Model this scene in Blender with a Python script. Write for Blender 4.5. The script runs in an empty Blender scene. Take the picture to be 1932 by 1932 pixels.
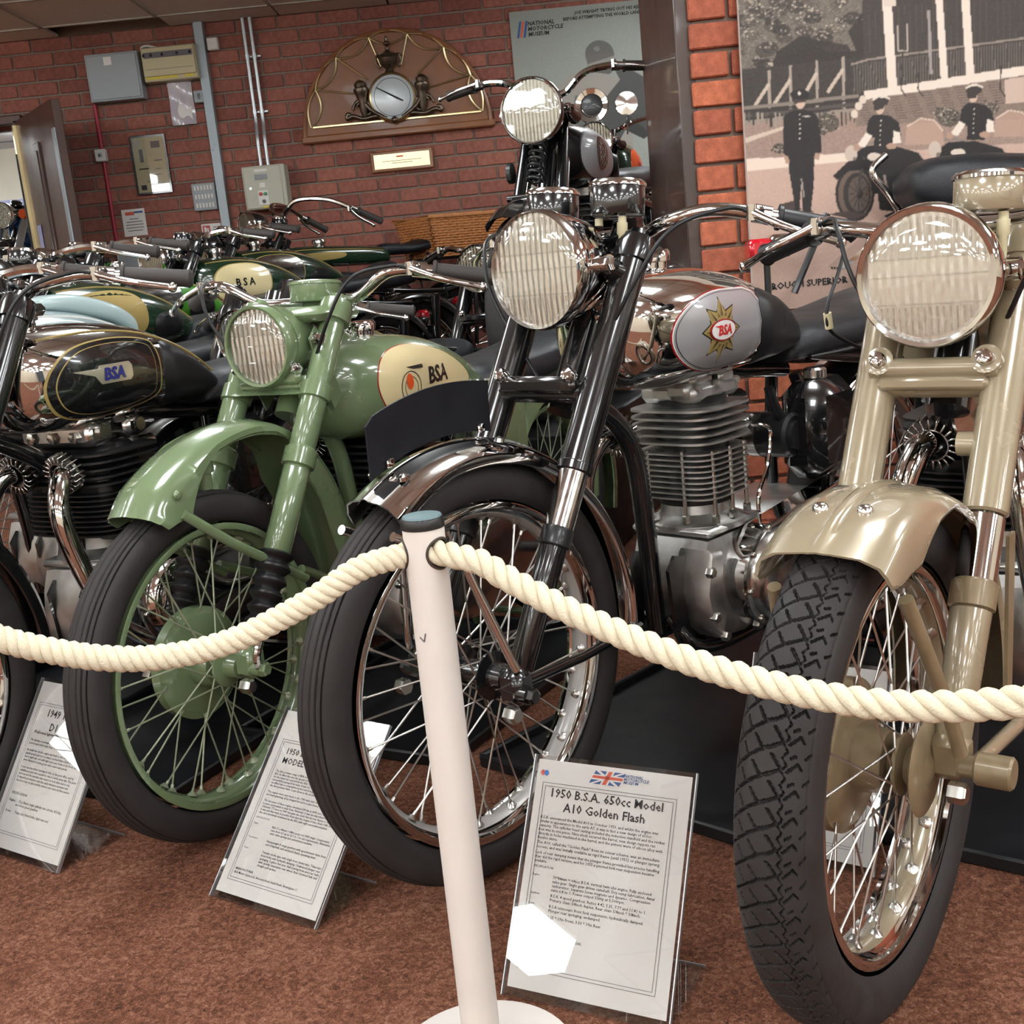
import bpy, bmesh, math, random
import numpy as np
from math import sin, cos, pi, radians, sqrt, atan2, hypot
from mathutils import Matrix, Vector
random.seed(7); rng = np.random.default_rng(7)
SC = bpy.context.scene; COL = SC.collection

# ------------------------------------------------------------------ camera
CF, CP, CR, CH = 2229.0, .215, .0981, 1.009
FW = np.array([0, cos(CP), -sin(CP)]); _R0 = np.array([1., 0, 0]); _U0 = np.array([0, sin(CP), cos(CP)])
RT = cos(CR)*_R0 - sin(CR)*_U0; UP = cos(CR)*_U0 + sin(CR)*_R0
cd = bpy.data.cameras.new('camera'); cam = bpy.data.objects.new('camera', cd); COL.objects.link(cam)
cam.matrix_world = Matrix(((RT[0], UP[0], -FW[0], 0), (RT[1], UP[1], -FW[1], 0), (RT[2], UP[2], -FW[2], CH), (0, 0, 0, 1)))
cd.sensor_width = 36; cd.lens = 36*CF/1932; cd.clip_start = .05; cd.clip_end = 100
SC.camera = cam

# ------------------------------------------------------------------ world, exposure
w = bpy.data.worlds.new('world'); SC.world = w; w.use_nodes = True
w.node_tree.nodes['Background'].inputs[0].default_value = (.8, .85, .9, 1)
w.node_tree.nodes['Background'].inputs[1].default_value = .15
SC.view_settings.view_transform = 'Standard'; SC.view_settings.look = 'None'
SC.view_settings.gamma = 1; SC.view_settings.use_curve_mapping = False
SC.view_settings.exposure = 0.0
LAMP_STRENGTH = 18.5
SC.cycles.max_bounces = 8; SC.cycles.transparent_max_bounces = 12; SC.cycles.caustics_reflective = False
SC.cycles.sample_clamp_indirect = 4.0

def ray(px, py): return (px-966)/CF*RT - (py-966)/CF*UP + FW
def at(px, py, Y):
    d = ray(px, py); t = Y/d[1]; return np.array([0, 0, CH]) + t*d
def onfloor(px, py, z=0.):
    d = ray(px, py); t = (z-CH)/d[2]; return np.array([0, 0, CH]) + t*d

# ------------------------------------------------------------------ materials
def S(r, g, b):
    return tuple(((c/255)/12.92 if c/255 <= .04045 else ((c/255+.055)/1.055)**2.4) for c in (r, g, b)) + (1.,)
class NT:
    def __init__(s, m): s.t = m.node_tree; s.n = s.t.nodes; s.l = s.t.links; s.b = s.n['Principled BSDF']
    def add(s, typ, ins={}, **kw):
        nd = s.n.new(typ)
        for k, v in kw.items(): setattr(nd, k, v)
        for k, v in ins.items():
            if hasattr(v, 'links') or hasattr(v, 'is_linked'): s.l.new(v, nd.inputs[k])
            else: nd.inputs[k].default_value = v
        return nd
def P(name, col, rough=.5, metal=0., coat=0., bump=None, vary=None, spec=.5, trans=0., ior=1.45):
    """bump=(kind, scale, strength, dist)  vary=(scale, amount)"""
    m = bpy.data.materials.new(name); m.use_nodes = True; t = NT(m); b = t.b
    b.inputs['Base Color'].default_value = col; b.inputs['Roughness'].default_value = rough; b.inputs['Metallic'].default_value = metal
    b.inputs['Coat Weight'].default_value = coat; b.inputs['Coat Roughness'].default_value = .04
    b.inputs['Specular IOR Level'].default_value = spec; b.inputs['Transmission Weight'].default_value = trans; b.inputs['IOR'].default_value = ior
    tc = None
    if bump or vary: tc = t.add('ShaderNodeTexCoord')
    if vary:
        nz = t.add('ShaderNodeTexNoise', {'Vector': tc.outputs['Object'], 'Scale': vary[0], 'Detail': 4.})
        mr = t.add('ShaderNodeMapRange', {'Value': nz.outputs[0], 'From Min': .3, 'From Max': .7, 'To Min': 1-vary[1], 'To Max': 1+vary[1]})
        mx = t.add('ShaderNodeVectorMath', {0: col[:3], 1: mr.outputs[0]}, operation='MULTIPLY')
        t.l.new(mx.outputs[0], b.inputs['Base Color'])
        mr2 = t.add('ShaderNodeMapRange', {'Value': nz.outputs[0], 'From Min': .3, 'From Max': .7, 'To Min': rough*.85, 'To Max': min(1, rough*1.2)})
        t.l.new(mr2.outputs[0], b.inputs['Roughness'])
    if bump:
        kind, sc, st, ds = bump
        if kind == 'noise': tx = t.add('ShaderNodeTexNoise', {'Vector': tc.outputs['Object'], 'Scale': sc, 'Detail': 5.}); o = tx.outputs[0]
        elif kind == 'voronoi': tx = t.add('ShaderNodeTexVoronoi', {'Vector': tc.outputs['Object'], 'Scale': sc}); o = tx.outputs[0]
        elif kind == 'wave': tx = t.add('ShaderNodeTexWave', {'Vector': tc.outputs['Object'], 'Scale': sc, 'Distortion': 0.}, bands_direction='Y'); o = tx.outputs[1]
        bp = t.add('ShaderNodeBump', {'Height': o, 'Strength': st, 'Distance': ds})
        t.l.new(bp.outputs[0], b.inputs['Normal'])
    return m
def clear_mat(name, tint, ior=1.45, rough=.0, bump=None, base=0.):
    """thin clear sheet: mirror by Fresnel, straight-through otherwise"""
    m = bpy.data.materials.new(name); m.use_nodes = True; t = NT(m); t.n.remove(t.b); out = t.n['Material Output']
    tr = t.add('ShaderNodeBsdfTransparent', {'Color': tint}); gl = t.add('ShaderNodeBsdfGlossy', {'Color': (1, 1, 1, 1), 'Roughness': rough})
    f0 = ((ior-1)/(ior+1))**2+base; lw = t.add('ShaderNodeLayerWeight', {'Blend': .5})
    p5 = t.add('ShaderNodeMath', {0: lw.outputs['Facing'], 1: 5.}, operation='POWER')
    fac = t.add('ShaderNodeMath', {0: p5.outputs[0], 1: 1-f0, 2: f0}, operation='MULTIPLY_ADD', use_clamp=True).outputs[0]
    if bump:
        tc = t.add('ShaderNodeTexCoord'); tx = t.add('ShaderNodeTexWave', {'Vector': tc.outputs['Object'], 'Scale': bump[0]}, bands_direction='Y')
        bp = t.add('ShaderNodeBump', {'Height': tx.outputs[1], 'Strength': bump[1], 'Distance': bump[2]})
        t.l.new(bp.outputs[0], gl.inputs['Normal'])
    mx = t.add('ShaderNodeMixShader', {0: fac, 1: tr.outputs[0], 2: gl.outputs[0]}); t.l.new(mx.outputs[0], out.inputs[0])
    return m
def emit(name, col, st):
    m = bpy.data.materials.new(name); m.use_nodes = True; t = NT(m); b = t.b
    b.inputs['Base Color'].default_value = (.8, .8, .8, 1); b.inputs['Emission Color'].default_value = col; b.inputs['Emission Strength'].default_value = st
    return m

M = {}
M['black'] = P('black enamel', (.006, .006, .007, 1), .22, 0, 1.)
M['blackm'] = P('satin black paint', (.012, .012, .013, 1), .38, 0, .2)
M['plate'] = P('matt black plate', S(16, 16, 22), .5, 0, 0, vary=(14, .25), spec=.25)
M['chrome'] = P('chrome', (.66, .65, .64, 1), .045, 1.)
M['chromew'] = P('worn chrome', (.58, .57, .55, 1), .14, 1., vary=(60, .12))
M['alloy'] = P('cast alloy', (.56, .55, .53, 1), .42, 1., vary=(30, .15), bump=('noise', 180, .15, .002))
M['alloyp'] = P('polished alloy', (.6, .58, .56, 1), .2, 1., vary=(20, .12))
M['steel'] = P('plated steel', (.5, .48, .44, 1), .25, 1.)
M['spoke'] = P('spoke steel', (.55, .53, .5, 1), .28, 1.)
M['rubber'] = P('tyre rubber', S(44, 41, 41), .62, vary=(25, .15), bump=('noise', 160, .2, .002), spec=.35)
M['rubberg'] = P('grip rubber', S(52, 47, 45), .6, vary=(50, .15))
M['rubberb'] = P('black rubber', S(22, 22, 24), .42, vary=(30, .2))
M['leather'] = P('black seat vinyl', S(30, 32, 36), .42, bump=('voronoi', 420, .25, .002), vary=(12, .2))
M['green'] = P('pale green enamel', S(105, 123, 89), .25, 0, 1., vary=(9, .03))
M['gold'] = P('beige gold enamel', S(149, 136, 112), .24, .15, 1., vary=(9, .03))
M['golddull'] = P('beige enamel on cast parts', S(130, 114, 88), .4, .2, .3, vary=(40, .12))
M['silver'] = P('silver paint', S(168, 168, 170), .35, .35, 1., bump=('noise', 900, .05, .001))
M['silverrim'] = P('silver painted rim', S(176, 172, 168), .35, .3, .4)
M['silvergrey'] = P('pale silver blue enamel', S(150, 165, 168), .2, .2, 1.)
M['paleblue'] = P('pale blue enamel', S(172, 192, 192), .3, 0, .8)
M['dkgreen'] = P('dark green enamel', S(24, 48, 30), .2, 0, 1.)
M['brgreen'] = P('bright green enamel', S(62, 128, 40), .2, 0, 1.)
M['blue'] = P('blue enamel', S(30, 84, 150), .2, 0, 1.)
M['red'] = P('red lining', S(150, 24, 30), .25, 0, .8)
M['redlamp'] = P('red lamp plastic', S(190, 24, 40), .12, 0, .8)
M['orange'] = P('orange lamp plastic', S(225, 90, 40), .2, 0, .5)
M['cream'] = P('cream enamel', S(226, 208, 160), .25, 0, 1.)
M['creamfit'] = P('cream cable fitting', S(205, 195, 160), .5)
M['goldline'] = P('gold lining', S(162, 140, 84), .4, .1, .4)
M['blackink'] = P('black decal', (.008, .008, .008, 1), .3, 0, .6)
M['redink'] = P('red decal', S(205, 40, 36), .3, 0, .6)
M['silvermatt'] = P('silver tank paint', S(186, 186, 190), .35, 0, .5)
M['white'] = P('white decal', S(232, 230, 226), .3, 0, .6)
M['badgeblue'] = P('blue badge enamel', S(40, 40, 110), .25, 0, .6)
M['badge'] = P('badge metal', (.75, .66, .55, 1), .25, .8)
def reflector_mat():
    m = P('headlamp reflector', (.88, .88, .86, 1), .26, 1.); t = NT(m)
    tc = t.add('ShaderNodeTexCoord')
    w1 = t.add('ShaderNodeTexWave', {'Vector': tc.outputs['Object'], 'Scale': 26., 'Distortion': 1.2, 'Detail': 1.}, bands_direction='Y')
    w2 = t.add('ShaderNodeTexNoise', {'Vector': tc.outputs['Object'], 'Scale': 55., 'Detail': 2.})
    ad = t.add('ShaderNodeMath', {0: w2.outputs[0], 1: .08, 2: w1.outputs[1]}, operation='MULTIPLY_ADD')
    bp = t.add('ShaderNodeBump', {'Height': ad.outputs[0], 'Strength': .3, 'Distance': .004}); t.l.new(bp.outputs[0], t.b.inputs['Normal'])
    return m
M['reflector'] = reflector_mat()
M['reflectordark'] = P('dark headlamp reflector', (.30, .28, .24, 1), .22, 1., bump=('wave', 26., .5, .006))  # darker metal, to dim what these lamps mirror of the near lights
M['lens'] = clear_mat('lamp glass', (.95, .95, .94, 1), 1.5, .02, base=.02)
M['flute'] = clear_mat('lamp glass flutes', (.93, .93, .92, 1), 1.6, .06, base=.06)
M['acrylic'] = clear_mat('clear acrylic', (.95, .95, .95, 1), 1.49, .0)
M['paper'] = P('white paper', S(222, 219, 214), .6)
M['ink'] = P('printed ink', S(40, 38, 40), .7)
M['inkgrey'] = P('grey printed ink', S(96, 92, 96), .7)
M['inkblue'] = P('blue printed ink', S(52, 88, 140), .7)
M['inkred'] = P('red printed ink', S(206, 92, 70), .7)
M['dotblue'] = P('blue sticker', S(30, 112, 190), .5)
M['dotred'] = P('red sticker', S(205, 80, 66), .5)
M['rope'] = P('cream rope', S(218, 209, 184), .85, bump=('noise', 420, .5, .003), vary=(70, .05), spec=.2)
M['postwhite'] = P('white post paint', S(214, 207, 200), .42, vary=(12, .03), spec=.4)
M['cap'] = P('grey post cap', S(96, 118, 122), .35)
M['grommet'] = P('dark hole edge', S(58, 48, 40), .6)
M['tray'] = P('black drip tray', S(24, 25, 28), .4, vary=(10, .3))
M['wallgrey'] = P('grey switch box paint', S(150, 156, 160), .5)
M['boxcream'] = P('cream plastic board', S(184, 172, 138), .5)
M['boxbeige'] = P('beige steel box', S(176, 176, 160), .5)
M['trunk'] = P('galvanised trunking', S(150, 160, 166), .45, .25)
M['conduit'] = P('galvanised conduit', (.5, .52, .54, 1), .35, .8)
M['redpipe'] = P('red conduit', S(150, 30, 50), .45)
M['plastic'] = P('white plastic', S(212, 210, 204), .45)
M['dkglass'] = P('dark display', (.01, .01, .012, 1), .15)
M['btngreen'] = P('green button', S(40, 120, 70), .4)
M['btnred'] = P('red button', S(170, 40, 40), .4)
M['yellow'] = P('yellow label', S(200, 180, 50), .5)
M['oak'] = P('varnished oak', S(128, 80, 48), .42, 0, .08, vary=(8, .15))
M['darkwood'] = P('dark brown timber', S(66, 50, 44), .4, 0, .25, vary=(6, .2))
M['doorwood'] = P('brown door veneer', S(74, 50, 42), .42, 0, .2, vary=(5, .15))
M['brass'] = P('polished brass', (.72, .58, .32, 1), .32, 1.)
M['bronze'] = P('dark bronze', (.13, .1, .075, 1), .35, .9, vary=(40, .3))
M['dial'] = P('silvered dial', (.5, .54, .56, 1), .35, .25, .3)
M['wicker'] = P('wicker cane', S(178, 116, 66), .6, vary=(60, .2))
M['clearbag'] = P('clear plastic wallet', S(186, 178, 186), .18, 0, .4)
M['ceiltile'] = P('ceiling tile', S(226, 224, 218), .85, bump=('noise', 60, .3, .004), vary=(25, .04))
M['ceilgrid'] = P('ceiling grid metal', S(176, 172, 162), .6)
M['creamwall'] = P('cream plaster', S(216, 206, 186), .8, vary=(4, .04))
M['lilac'] = P('lilac painted beam', S(160, 166, 206), .7)
M['pink'] = P('pink panel', S(236, 176, 180), .6)
M['lamp'] = emit('ceiling light diffuser', (.93, .98, 1, 1), LAMP_STRENGTH)

def brick_mat(name, c1, c2, bumps=.35):
    m = P(name, c1, .85, spec=.25); t = NT(m)
    tc = t.add('ShaderNodeTexCoord'); oi = t.add('ShaderNodeObjectInfo')
    rp = t.add('ShaderNodeMix', {0: oi.outputs['Random'], 6: c1, 7: c2}, data_type='RGBA')
    nz = t.add('ShaderNodeTexNoise', {'Vector': tc.outputs['Object'], 'Scale': 38., 'Detail': 6.})
    mr = t.add('ShaderNodeMapRange', {'Value': nz.outputs[0], 'From Min': .3, 'From Max': .7, 'To Min': .78, 'To Max': 1.2})
    sp = t.add('ShaderNodeTexNoise', {'Vector': tc.outputs['Object'], 'Scale': 260., 'Detail': 2.})
    sm = t.add('ShaderNodeMapRange', {'Value': sp.outputs[0], 'From Min': .3, 'From Max': .4, 'To Min': .45, 'To Max': 1.})
    ml = t.add('ShaderNodeMath', {0: mr.outputs[0], 1: sm.outputs[0]}, operation='MULTIPLY')
    vm = t.add('ShaderNodeVectorMath', {0: rp.outputs[2], 1: ml.outputs[0]}, operation='MULTIPLY'); t.l.new(vm.outputs[0], t.b.inputs['Base Color'])
    bp = t.add('ShaderNodeBump', {'Height': sp.outputs[0], 'Strength': bumps, 'Distance': .004}); t.l.new(bp.outputs[0], t.b.inputs['Normal'])
    return m
M['brick'] = brick_mat('red brick', S(156, 100, 86), S(126, 78, 70))
M['brickp'] = brick_mat('orange red brick', S(184, 106, 78), S(160, 90, 70))
M['mortar'] = P('mortar', S(128, 114, 104), .95, bump=('noise', 120, .4, .004), vary=(40, .1), spec=.2)
def carpet_mat():
    m = P('rust carpet', S(128, 74, 54), .95, spec=.1); t = NT(m)
    tc = t.add('ShaderNodeTexCoord')
    a = t.add('ShaderNodeTexNoise', {'Vector': tc.outputs['Object'], 'Scale': 330., 'Detail': 3., 'Distortion': 1.5})
    b = t.add('ShaderNodeTexNoise', {'Vector': tc.outputs['Object'], 'Scale': 95., 'Detail': 5., 'Distortion': 1.})
    c = t.add('ShaderNodeTexNoise', {'Vector': tc.outputs['Object'], 'Scale': 7., 'Detail': 4.})
    ad = t.add('ShaderNodeMath', {0: a.outputs[0], 1: b.outputs[0]}, operation='ADD')
    ad2 = t.add('ShaderNodeMath', {0: c.outputs[0], 1: .45, 2: ad.outputs[0]}, operation='MULTIPLY_ADD')
    rp = t.add('ShaderNodeValToRGB', {0: t.add('ShaderNodeMapRange', {'Value': ad2.outputs[0], 'From Min': .85, 'From Max': 1.6}).outputs[0]})
    e = rp.color_ramp.elements; e[0].position = .05; e[0].color = S(74, 50, 42); e[1].position = .95; e[1].color = S(186, 136, 112)
    x = e.new(.5); x.color = S(136, 88, 68)
    t.l.new(rp.outputs[0], t.b.inputs['Base Color'])
    bp = t.add('ShaderNodeBump', {'Height': ad.outputs[0], 'Strength': .9, 'Distance': .008}); t.l.new(bp.outputs[0], t.b.inputs['Normal'])
    return m
M['carpet'] = carpet_mat()
def print_mat(name):
    m = P(name, (.5, .5, .5, 1), .55, spec=.35); t = NT(m)
    ca = t.add('ShaderNodeVertexColor', layer_name='print'); t.l.new(ca.outputs[0], t.b.inputs['Base Color'])
    return m
M['print'] = print_mat('photographic print')

# ------------------------------------------------------------------ mesh building
def basis(ax):
    ax = np.array(ax, float); ax /= np.linalg.norm(ax)
    h = np.array([0, 0, 1.]) if abs(ax[2]) < .9 else np.array([1., 0, 0])
    e1 = np.cross(h, ax); e1 /= np.linalg.norm(e1); return ax, e1, np.cross(ax, e1)
class MB:
    def __init__(s): s.v = []; s.f = []
    def add(s, vs, fs):
        o = len(s.v); s.v.extend([tuple(map(float, p)) for p in vs]); s.f.extend([tuple(i+o for i in f) for f in fs]); return s
    def box(s, c, d, bev=0., X=None):
        """c centre, d full sizes, X optional 3x3 (columns = local axes)"""
        hx, hy, hz = d[0]/2, d[1]/2, d[2]/2; c = np.array(c, float)
        X = np.eye(3) if X is None else np.array(X, float)
        b = min(bev, hx*.98, hy*.98, hz*.98)
        if b <= 0:
            vs = [(sx*hx, sy*hy, sz*hz) for sx in (-1, 1) for sy in (-1, 1) for sz in (-1, 1)]
            fs = [(0, 1, 3, 2), (4, 6, 7, 5), (0, 4, 5, 1), (2, 3, 7, 6), (0, 2, 6, 4), (1, 5, 7, 3)]
        else:
            vs = []; idx = {}
            for sx in (-1, 1):
                for sy in (-1, 1):
                    for sz in (-1, 1):
                        for k, p in enumerate(((hx, hy-b, hz-b), (hx-b, hy, hz-b), (hx-b, hy-b, hz))):
                            idx[sx, sy, sz, k] = len(vs); vs.append((sx*p[0], sy*p[1], sz*p[2]))
            g = lambda x, y, z, k: idx[x, y, z, k]
            fs = []
            for q in (-1, 1):
                fs += [(g(q, -1, -1, 0), g(q, 1, -1, 0), g(q, 1, 1, 0), g(q, -1, 1, 0)), (g(-1, q, -1, 1), g(1, q, -1, 1), g(1, q, 1, 1), g(-1, q, 1, 1)), (g(-1, -1, q, 2), g(1, -1, q, 2), g(1, 1, q, 2), g(-1, 1, q, 2))]
                for r in (-1, 1):
                    fs += [(g(-1, q, r, 1), g(1, q, r, 1), g(1, q, r, 2), g(-1, q, r, 2)), (g(q, -1, r, 0), g(q, 1, r, 0), g(q, 1, r, 2), g(q, -1, r, 2)), (g(q, r, -1, 0), g(q, r, 1, 0), g(q, r, 1, 1), g(q, r, -1, 1))]
                    for u in (-1, 1): fs.append((g(q, r, u, 0), g(q, r, u, 1), g(q, r, u, 2)))
        return s.add([c + X @ np.array(p) for p in vs], fs)
    def tube(s, pts, r, n=10, closed=False, caps=True):
        p = np.array(pts, float); m = len(p); rr = np.full(m, r, float) if np.isscalar(r) else np.array(r, float)
        if closed: t = np.roll(p, -1, 0)-np.roll(p, 1, 0)
        else: t = np.gradient(p, axis=0)
        t /= np.linalg.norm(t, axis=1)[:, None]+1e-12
        _, e1, _ = basis(t[0]); vs = []
        a = np.linspace(0, 2*pi, n, endpoint=False)
        for i in range(m):
            e1 = e1-t[i]*(e1@t[i]); e1 /= np.linalg.norm(e1); e2 = np.cross(t[i], e1)
            vs.extend(p[i]+rr[i]*(np.cos(a)[:, None]*e1+np.sin(a)[:, None]*e2))
        fs = []
        for i in range(m if closed else m-1):
            j = (i+1) % m
            for k in range(n): fs.append((i*n+k, i*n+(k+1) % n, j*n+(k+1) % n, j*n+k))
        if caps and not closed: fs.append(tuple(range(n-1, -1, -1))); fs.append(tuple((m-1)*n+k for k in range(n)))
        return s.add(vs, fs)
    def lathe(s, prof, o=(0, 0, 0), ax=(0, 0, 1), n=32, closed=False, a0=0, a1=2*pi):
        """prof [(radius, along axis)]"""
        ax, e1, e2 = basis(ax); o = np.array(o, float); full = abs(a1-a0-2*pi) < 1e-6
        a = np.linspace(a0, a1, n, endpoint=not full); d = np.cos(a)[:, None]*e1+np.sin(a)[:, None]*e2
        vs = []; m = len(prof)
        for r, h in prof: vs.extend(o+ax*h+r*d)
        fs = []
        for i in range(m if closed else m-1):
            j = (i+1) % m
            for k in range(n if full else n-1): fs.append((i*n+k, i*n+(k+1) % n, j*n+(k+1) % n, j*n+k))
        if full and not closed:
            if prof[0][0] > 1e-5: fs.append(tuple(range(n-1, -1, -1)))
            if prof[-1][0] > 1e-5: fs.append(tuple((m-1)*n+k for k in range(n)))
        return s.add(vs, fs)
    def cyl(s, p0, p1, r, n=16, r1=None, bev=0.):
        p0 = np.array(p0, float); p1 = np.array(p1, float); L = np.linalg.norm(p1-p0); r1 = r if r1 is None else r1
        pr = [(r, 0), (r1, L)] if not bev else [(r-bev, 0), (r, bev), (r1, L-bev), (r1-bev, L)]
        return s.lathe(pr, p0, p1-p0, n)
    def sphere(s, c, r, n=16, m=10, sc=(1, 1, 1)):
        pr = [(r*sin(pi*i/m)+1e-6, -r*cos(pi*i/m)) for i in range(m+1)]
        b = MB().lathe(pr, (0, 0, 0), (0, 0, 1), n)
        return s.add([np.array(c)+np.array(q)*np.array(sc) for q in b.v], b.f)
    def grid(s, fn, nu, nv, wrapu=False):
        vs = [fn(i/(nu if wrapu else nu-1), j/(nv-1)) for i in range(nu) for j in range(nv)]; fs = []
        for i in range(nu if wrapu else nu-1):
            for j in range(nv-1): fs.append((i*nv+j, ((i+1) % nu)*nv+j, ((i+1) % nu)*nv+j+1, i*nv+j+1))
        return s.add(vs, fs)
    def loft(s, secs, caps=True):
        n = len(secs[0]); vs = [p for q in secs for p in q]; fs = []
        for i in range(len(secs)-1):
            for k in range(n): fs.append((i*n+k, i*n+(k+1) % n, (i+1)*n+(k+1) % n, (i+1)*n+k))
        if caps: fs.append(tuple(range(n-1, -1, -1))); fs.append(tuple((len(secs)-1)*n+k for k in range(n)))
        return s.add(vs, fs)
    def prism(s, poly, o, ex, ey, ez, t):
        """2D outline extruded by t along ez"""
        o, ex, ey, ez = (np.array(q, float) for q in (o, ex, ey, ez)); n = len(poly)
        vs = [o+x*ex+y*ey for x, y in poly]+[o+x*ex+y*ey+t*ez for x, y in poly]
        fs = [tuple(range(n-1, -1, -1)), tuple(range(n, 2*n))]+[(k, (k+1) % n, n+(k+1) % n, n+k) for k in range(n)]
        return s.add(vs, fs)
    def join(s, b, f=None): return s.add([f(p) for p in b.v] if f else b.v, b.f)
def mk(name, mb, mat, parent=None, ang=40, smooth=True, fix=True, loc=None):
    if getattr(mb, 'twin', None): mk(name, mb.twin, mat, parent, ang, smooth, fix, loc)
    me = bpy.data.meshes.new(name); me.from_pydata(mb.v, [], mb.f)
    if fix:
        bm = bmesh.new(); bm.from_mesh(me); bmesh.ops.recalc_face_normals(bm, faces=bm.faces); bm.to_mesh(me); bm.free()
    if smooth:
        me.polygons.foreach_set('use_smooth', [True]*len(me.polygons)); me.set_sharp_from_angle(angle=radians(ang))
    me.materials.append(M[mat] if isinstance(mat, str) else mat)
    o = bpy.data.objects.new(name, me); COL.objects.link(o)
    if parent: o.parent = parent
    if loc is not None: o.location = loc
    return o
def each(name, mbs, mat, parent, **kw): return [mk(name, b, mat, parent, **kw) for b in mbs]
def tag(o, label=None, cat=None, group=None, kind=None):
    if label: o['label'] = label
    if cat: o['category'] = cat
    if group: o['group'] = group
    if kind: o['kind'] = kind
    return o
def empty(name, loc, rz=0., label=None, cat=None, group=None):
    o = bpy.data.objects.new(name, None); COL.objects.link(o); o.location = tuple(loc); o.rotation_euler = (0, 0, rz); o.empty_display_size = .1
    return tag(o, label, cat, group)
def dupe(o, parent, loc=None, rot=None):
    c = o.copy(); COL.objects.link(c); c.parent = parent
    if loc is not None: c.location = loc
    if rot is not None: c.rotation_euler = rot
    return c
def smoothpath(pts, n=8):
    """Catmull-Rom through the points"""
    p = np.array(pts, float); q = np.vstack([2*p[0]-p[1], p, 2*p[-1]-p[-2]]); out = []
    for i in range(1, len(q)-2):
        for t in np.linspace(0, 1, n, endpoint=False):
            a, b, c, d = q[i-1], q[i], q[i+1], q[i+2]
            out.append(.5*(2*b+(c-a)*t+(2*a-5*b+4*c-d)*t*t+(3*b-a-3*c+d)*t**3))
    out.append(p[-1]); return np.array(out)
_tx = {}
def text2d(body, size=1., bold=0., align='CENTER', width=0., spacing=1., shear=0., res=2, line=1.):
    """letter outlines as flat triangles: (n,2) points and faces"""
    cu = bpy.data.curves.new('lettering', 'FONT'); cu.body = body; cu.size = size; cu.align_x = align; cu.offset = bold*size
    cu.resolution_u = res; cu.space_character = spacing; cu.shear = shear; cu.space_line = line; cu.fill_mode = 'BOTH'
    if width:
        cu.text_boxes[0].width = width
    ob = bpy.data.objects.new('lettering', cu); me = bpy.data.meshes.new_from_object(ob)
    v = np.array([tuple(q.co) for q in me.vertices]).reshape(-1, 3)[:, :2]; f = [tuple(q.vertices) for q in me.polygons]
    bpy.data.objects.remove(ob); bpy.data.curves.remove(cu); bpy.data.meshes.remove(me)
    return v, f
def textmb(body, size, fn, ctr=False, **kw):
    v, f = text2d(body, size, **kw)
    if ctr and len(v): v = v-(v.max(0)+v.min(0))/2
    return MB().add([fn(x, y) for x, y in v], f)
# ------------------------------------------------------------------ the room
def structure(name, mb, mat, parent=None, **kw):
    o = mk(name, mb, mat, parent, **kw)
    if not parent: tag(o, kind='structure')
    return o
YB, ZC = 6.9, 2.39
DX0, DX1, DZ = -3.7, -2.49, 1.957            # doorway in the back wall
structure('floor', MB().box((0, 2, -.05), (16, 20, .1)), 'carpet', smooth=False)
wb_ = structure('wall_back', MB().box(((DX1+4)/2, YB+.11, 1.4), (4-DX1, .2, 2.8)).box(((DX0-7)/2, YB+.11, 1.4), (DX0+7, .2, 2.8)).box(((DX0+DX1)/2, YB+.11, (DZ+2.8)/2), (DX1-DX0, .2, 2.8-DZ)), 'mortar', smooth=False)
BRX, BRZ = .225, .075
def brick_mesh(name, L, seed):
    r = random.Random(seed); b = MB().box((0, 0, 0), (L, .1, .065), .004)
    b.v = [(x+r.uniform(-.0012, .0012), y, z+r.uniform(-.0012, .0012)) for x, y, z in b.v]
    return b
def lay_bricks(parent, x0, x1, z0, z1, y, mat, skip=lambda x, z, L: False, phase=0.):
    protos = {}; rest = MB()
    row0 = int(round(z0/BRZ))
    for row in range(row0, int(z1/BRZ)+1):
        z = row*BRZ+.0325; off = (BRX/2 if row % 2 else 0)+phase
        i = int((x0-off)/BRX)-1
        while True:
            a, b = off+i*BRX, off+i*BRX+.215; i += 1
            if a > x1: break
            a, b = max(a, x0), min(b, x1)
            if b-a < .03 or skip((a+b)/2, z, b-a): continue
            L = round(b-a, 3); yy = y+.05+random.uniform(-.0015, .0015)
            key = (L, random.randrange(3) if L == .215 else 0)
            if key not in protos: o = protos[key] = mk('brick', brick_mesh('brick', L, key[1]), mat, parent, ang=20, fix=False, loc=((a+b)/2, yy, z))
            else: dupe(protos[key], parent, ((a+b)/2, yy, z))
def far_bricks(parent, areas, y, mat):
    b = MB()
    for x0, x1, z0, z1 in areas:
        for row in range(int(round(z0/BRZ)), int(z1/BRZ)):
            off = BRX/2 if row % 2 else 0; i = int((x0-off)/BRX)-1
            while off+i*BRX < x1:
                a, c = max(off+i*BRX, x0), min(off+i*BRX+.215, x1); i += 1
                if c-a > .03: b.box(((a+c)/2, y+.05, row*BRZ+.0325), (c-a, .1, .065))
    tag(mk('brick_courses', b, mat, parent, smooth=False, fix=False), kind='stuff')
lay_bricks(wb_, DX1+.012, 1.05, 1.05, DZ-.05, YB, M['brick']); lay_bricks(wb_, -3.70, 1.05, DZ+.02, 2.38, YB, M['brick'])
far_bricks(wb_, [(DX1, 4, 0, 1.05), (1.06, 4, 1.05, 2.4), (-7, DX0, 0, 2.4)], YB, M['brick'])
wr = structure('wall_right', MB().box((4.31, 3.79, 1.4), (7.38, .74, 2.8)), 'mortar', smooth=False)
lay_bricks(wr, .606, .93, 0, 2.4, 3.40, M['brickp'], phase=.606-BRX)
far_bricks(wr, [(.96, 7.7, 0, 2.4)], 3.40, M['brickp'])
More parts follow.
